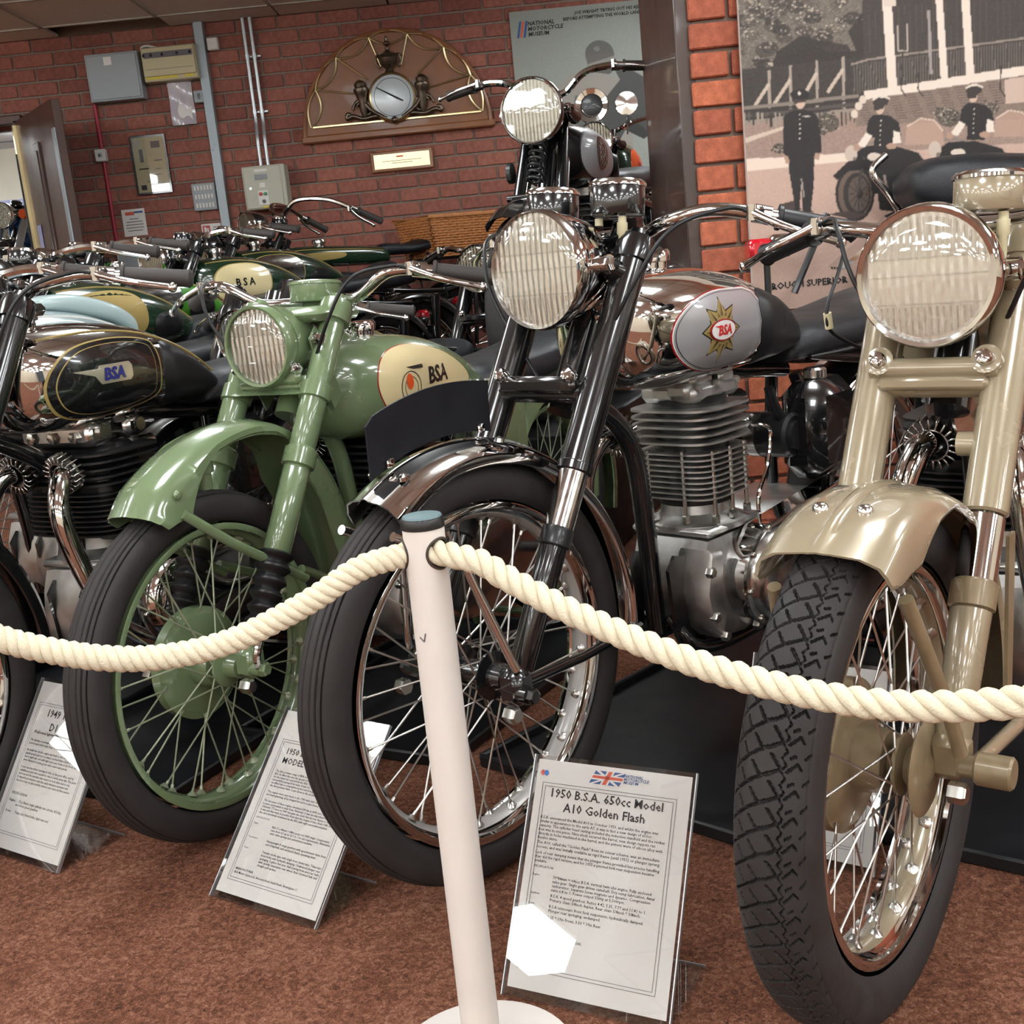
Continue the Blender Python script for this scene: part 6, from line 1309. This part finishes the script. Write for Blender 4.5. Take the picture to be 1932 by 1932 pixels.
for x, m in ((.283, 'inkblue'), (.30, 'inkred'), (.318, 'inkblue')): mk('logo_stripe', MB().add([(x, -.002, 2.15), (x+.011, -.002, 2.15), (x+.03, -.002, 2.235), (x+.019, -.002, 2.235)], [(0, 1, 2, 3)]), m, T, smooth=False, fix=False)
# the large sepia mural
MY = 3.36
C = Canvas(.735, 1.95, .78, 2.25, MY, 520, (198, 184, 170)); c = C
c.poly([(1380, -170), (1640, -215), (2100, -290), (2100, 330), (1380, 330)], (58, 52, 49), 1, .04)
c.poly([(1380, 330), (1440, 315), (1560, 290), (1700, 262), (1932, 230), (2100, 210), (2100, 700), (1380, 700)], (188, 158, 144), 1, .02)
c.poly([(1380, 235), (1480, 220), (1640, 200), (1932, 180), (1932, 270), (1610, 290), (1380, 312)], (150, 126, 114), 1, .05)
c.poly([(1380, 300), (1500, 296), (1640, 284), (1640, 300), (1500, 314), (1380, 326)], (222, 202, 186)); c.poly([(1380, 268), (1440, 250), (1480, 238), (1480, 244), (1440, 258), (1380, 280)], (196, 176, 160))
c.poly([(1380, -230), (1440, -260), (1520, -240), (1590, -160), (1640, -60), (1630, 20), (1600, 60), (1615, 95), (1560, 100), (1520, 60), (1470, 95), (1455, 120), (1380, 140)], (108, 99, 90), 1, .12)
for i in range(170):
    x, y = random.uniform(1385, 1612), random.uniform(-225, 128)
    if y > 92 and x > 1465: continue
    lit = random.random() < .5; r_ = random.uniform(7, 17); c.ell(x, y, r_*1.3, r_*.8, random.choice([(56, 50, 47), (70, 63, 58), (92, 84, 76)]), .75, .15, n=9)
    for k in range(16 if lit else 6): c.ell(x+random.gauss(0, r_*.6), y-r_*.3+random.gauss(0, r_*.4), random.uniform(1.2, 3.4), random.uniform(1., 2.2), random.choice([(172, 158, 144), (150, 137, 124), (196, 182, 166), (122, 111, 102)]), .85, n=6)
c.poly([(1465, 95), (1540, 75), (1600, 85), (1612, 110), (1500, 130), (1460, 130)], (54, 48, 46), .85, .1)
c.poly([(1400, 130), (1630, 108), (1640, 190), (1400, 215)], (62, 56, 53), .9, .08)
for p in (((1451, 132), (1451, 158), (1421, 205)), ((1491, 123), (1491, 150), (1461, 196)), ((1541, 114), (1541, 137), (1520, 175)), ((1591, 106), (1591, 130), (1561, 175))):
    c.line([(p[0][0], p[0][1]), (p[0][0]+1, 205)], 6, (156, 142, 130)); c.line(p[1:], 7, (186, 168, 152))
for y, w_, col in ((205, 7, (128, 116, 106)), (220, 6, (80, 72, 67)), (232, 8, (140, 127, 116)), (212, 4, (58, 52, 49))): c.line([(1400, y), (1620, y-24)], w_, col)
for i in range(26): x = 1405+i*8.3; c.line([(x, 212), (x, 212+random.uniform(12, 34))], random.uniform(2, 5), random.choice([(60, 54, 50), (150, 136, 124), (90, 82, 76)]))
# veranda
c.poly([(1622, -190), (1932, -250), (2050, -270), (2050, 120), (1932, 130), (1632, 178)], (66, 59, 55), 1, .05)
for i in range(30): x = 1640+i*11; c.line([(x, 20-(x-1640)*.15), (x+2, 175-(x-1640)*.15)], 1.2, (84, 76, 71), .7)
for i in range(62): x = 1612+i*5.2; c.line([(x, 118-(x-1640)*.14), (x, 172-(x-1640)*.155)], 1.8, (118, 107, 99), .8)
c.line([(1605, 122), (1640, 112), (1932, 72)], 4, (140, 127, 117)); c.line([(1694, 48), (1694, 96), (1712, 96), (1712, 44)], 3, (170, 158, 146))
for x0, x1, y0, y1 in ((1652, 1670, -190, 166), (1752, 1766, -200, 152), (1800, 1816, -210, 146)): c.poly([(x0, y0), (x1, y0), (x1+23, y1), (x0+23, y1)], (220, 204, 190))
c.line([(1752, 20), (1757, 140)], 6, (150, 140, 136)); c.poly([(1666, -20), (1692, -20), (1690, 12), (1668, 12)], (206, 190, 176))
c.poly([(1630, 172), (1932, 124), (2050, 106), (2050, 122), (1932, 142), (1632, 188)], (220, 204, 190))
c.poly([(1632, 188), (1932, 142), (2050, 124), (2050, 215), (1932, 225), (1640, 236), (1615, 240), (1618, 195)], (126, 108, 98), 1, .06)
for i in range(9): y = 194+i*5.2; c.line([(1620, y), (2050, y-66)], 1, (88, 76, 70), .7)
c.poly([(1895, 150), (2050, 128), (2050, 182), (1897, 196)], (190, 166, 152)); 
for x in (1703, 1735, 1890): c.line([(x, 100), (x-3, 168), (x+6, 182)], 2.4, (60, 54, 50))
for x, y in ((1620, 200), (1628, 188), (1612, 215)): c.ell(x, y, 7, 8, (206, 190, 174))
for cx, cy, r in ((1562, 232, 22), (1548, 240, 18), (1790, 222, 22), (1780, 215, 16), (1470, 280, 12), (1870, 205, 14)):
    c.ell(cx, cy, r, r*.8, (84, 76, 68), .9, .1)
    for i in range(40): c.ell(cx+random.gauss(0, r*.5), cy+random.gauss(0, r*.4), 2.2, 1.8, random.choice([(170, 156, 142), (56, 50, 46), (120, 110, 100)]), .9, n=6)
K_ = (44, 40, 40)
def man_shadow(): c.poly([(1470, 386), (1500, 378), (1512, 395), (1500, 402), (1478, 394)], (70, 58, 54))
man_shadow(); c.poly([(1478, 222), (1490, 211), (1502, 207), (1518, 207), (1532, 211), (1543, 220), (1550, 270), (1550, 288), (1540, 290), (1536, 300), (1535, 350), (1530, 396), (1535, 401), (1522, 402), (1514, 398), (1512, 340), (1508, 398), (1503, 406), (1496, 405), (1500, 390), (1490, 330), (1486, 298), (1478, 290)], K_, 1, .06)
c.poly([(1478, 290), (1488, 296), (1490, 308), (1483, 310)], (170, 138, 120)); c.poly([(1537, 288), (1548, 290), (1545, 302), (1536, 300)], (170, 138, 120)); c.ell(1510, 194, 9, 12, (196, 168, 150)); c.poly([(1497, 186), (1521, 184), (1521, 192), (1498, 196)], (70, 58, 54)); c.poly([(1490, 178), (1496, 171), (1512, 168), (1524, 172), (1527, 182), (1520, 188), (1496, 188)], K_); c.ell(1508, 176, 3, 4, (210, 200, 190)); c.line([(1512, 336), (1517, 372)], 3, (150, 138, 128))
for y in range(216, 266, 9): c.ell(1509, y, 1.8, 1.8, (210, 200, 190), n=8)
c.line([(1514, 220), (1530, 219)], 2, (190, 180, 168))
def rider(x, y):
    c.poly([(x-22, y+38), (x-14, y+28), (x+2, y+26), (x+22, y+30), (x+36, y+42), (x+40, y+66), (x+26, y+78), (x+22, y+96), (x-12, y+96), (x-10, y+70), (x-26, y+66)], K_, 1, .06)
    c.ell(x, y+14, 8, 12, (196, 168, 150)); c.poly([(x-12, y+10), (x+8, y+8), (x+6, y+16), (x-10, y+18)], (60, 52, 50)); c.poly([(x-14, y+4), (x-10, y-4), (x+6, y-7), (x+18, y-2), (x+14, y+8), (x-10, y+12)], (60, 52, 50)); c.line([(x-14, y-1), (x-4, y-7), (x+8, y-8), (x+19, y-3)], 4, (214, 200, 186))
    c.poly([(x-26, y+60), (x-14, y+66), (x-28, y+88), (x-44, y+86)], (222, 208, 194)); c.poly([(x+26, y+56), (x+38, y+60), (x+40, y+80), (x+24, y+82)], (222, 208, 194)); c.ell(x-44, y+88, 6, 7, (168, 136, 118)); c.ell(x+22, y+86, 10, 6, (168, 136, 118))
    for k in range(6): c.ell(x+2-k*.4, y+38+k*9, 1.7, 1.7, (214, 204, 192), n=8)
def machine(x, y):
    c.poly([(x-40, y+14), (x-10, y-8), (x+40, y-10), (x+90, y+4), (x+110, y+30), (x+120, y+70), (x+10, y+82), (x-20, y+50)], (40, 36, 36), 1, .08)
    c.ell(x-36, y+6, 12, 16, (190, 172, 158)); c.ell(x+8, y+12, 14, 8, (206, 190, 176)); c.line([(x-30, y+12), (x-34, y+80)], 5, (112, 98, 90)); c.line([(x-20, y-12), (x+4, y-14), (x+24, y-10)], 4, (128, 116, 108))
for x, y in ((1745, 247), (1912, 232)): c.poly([(x-38, y+26), (x-34, y-8), (x-8, y-24), (x+18, y-20), (x+34, y), (x+36, y+26)], (178, 146, 130), .75); c.line([(x-34, y-8), (x-8, y-24), (x+18, y-20), (x+34, y)], 2.5, (206, 182, 166))
machine(1800, 276); machine(1642, 284)
c.ell(1613, 366, 37, 52, (48, 43, 42)); c.ell(1613, 366, 32, 46, (104, 88, 78)); c.ell(1617, 366, 26, 40, (56, 50, 48)); c.ell(1620, 366, 20, 33, (92, 80, 73)); c.ell(1622, 366, 6, 9, (44, 40, 39))
for a in np.linspace(0, 2*pi, 12, endpoint=False): c.line([(1620, 366), (1620+18*cos(a), 366+30*sin(a))], 1.2, (50, 45, 43))
c.line([(1630, 296), (1618, 366)], 5, (70, 62, 58)); c.poly([(1572, 332), (1600, 305), (1628, 300), (1650, 320), (1630, 318), (1598, 324), (1580, 340)], (40, 36, 36)); c.poly([(1562, 404), (1600, 398), (1640, 404), (1610, 414)], (74, 62, 58))
c.poly([(1650, 320), (1700, 330), (1700, 400), (1660, 396)], (42, 38, 38), 1, .1); c.line([(1668, 330), (1676, 372)], 5, (150, 132, 120))
rider(1660, 190); rider(1836, 168); c.soft()
T = empty('sepia_mural', (0, MY, 0), 0, 'large sepia mural of uniformed men with motorcycles, right of the brick pillar', 'mural')
C.build('mural_print', T); mk('mural_board', MB().box((1.343, .012, 1.515), (1.216, .02, 1.47)), 'plastic', T, smooth=False)
q = [at(1390, 545, MY), at(1500, 535, MY)]
mk('mural_margin', MB().box((1.343, -.0006, .73), (1.216, .001, .12)), 'cream', T, smooth=False) if False else None
lettering(T, 'BROUGH SUPERIOR', .772, .838, .0185, 'ink', -.0015, bold=.03)
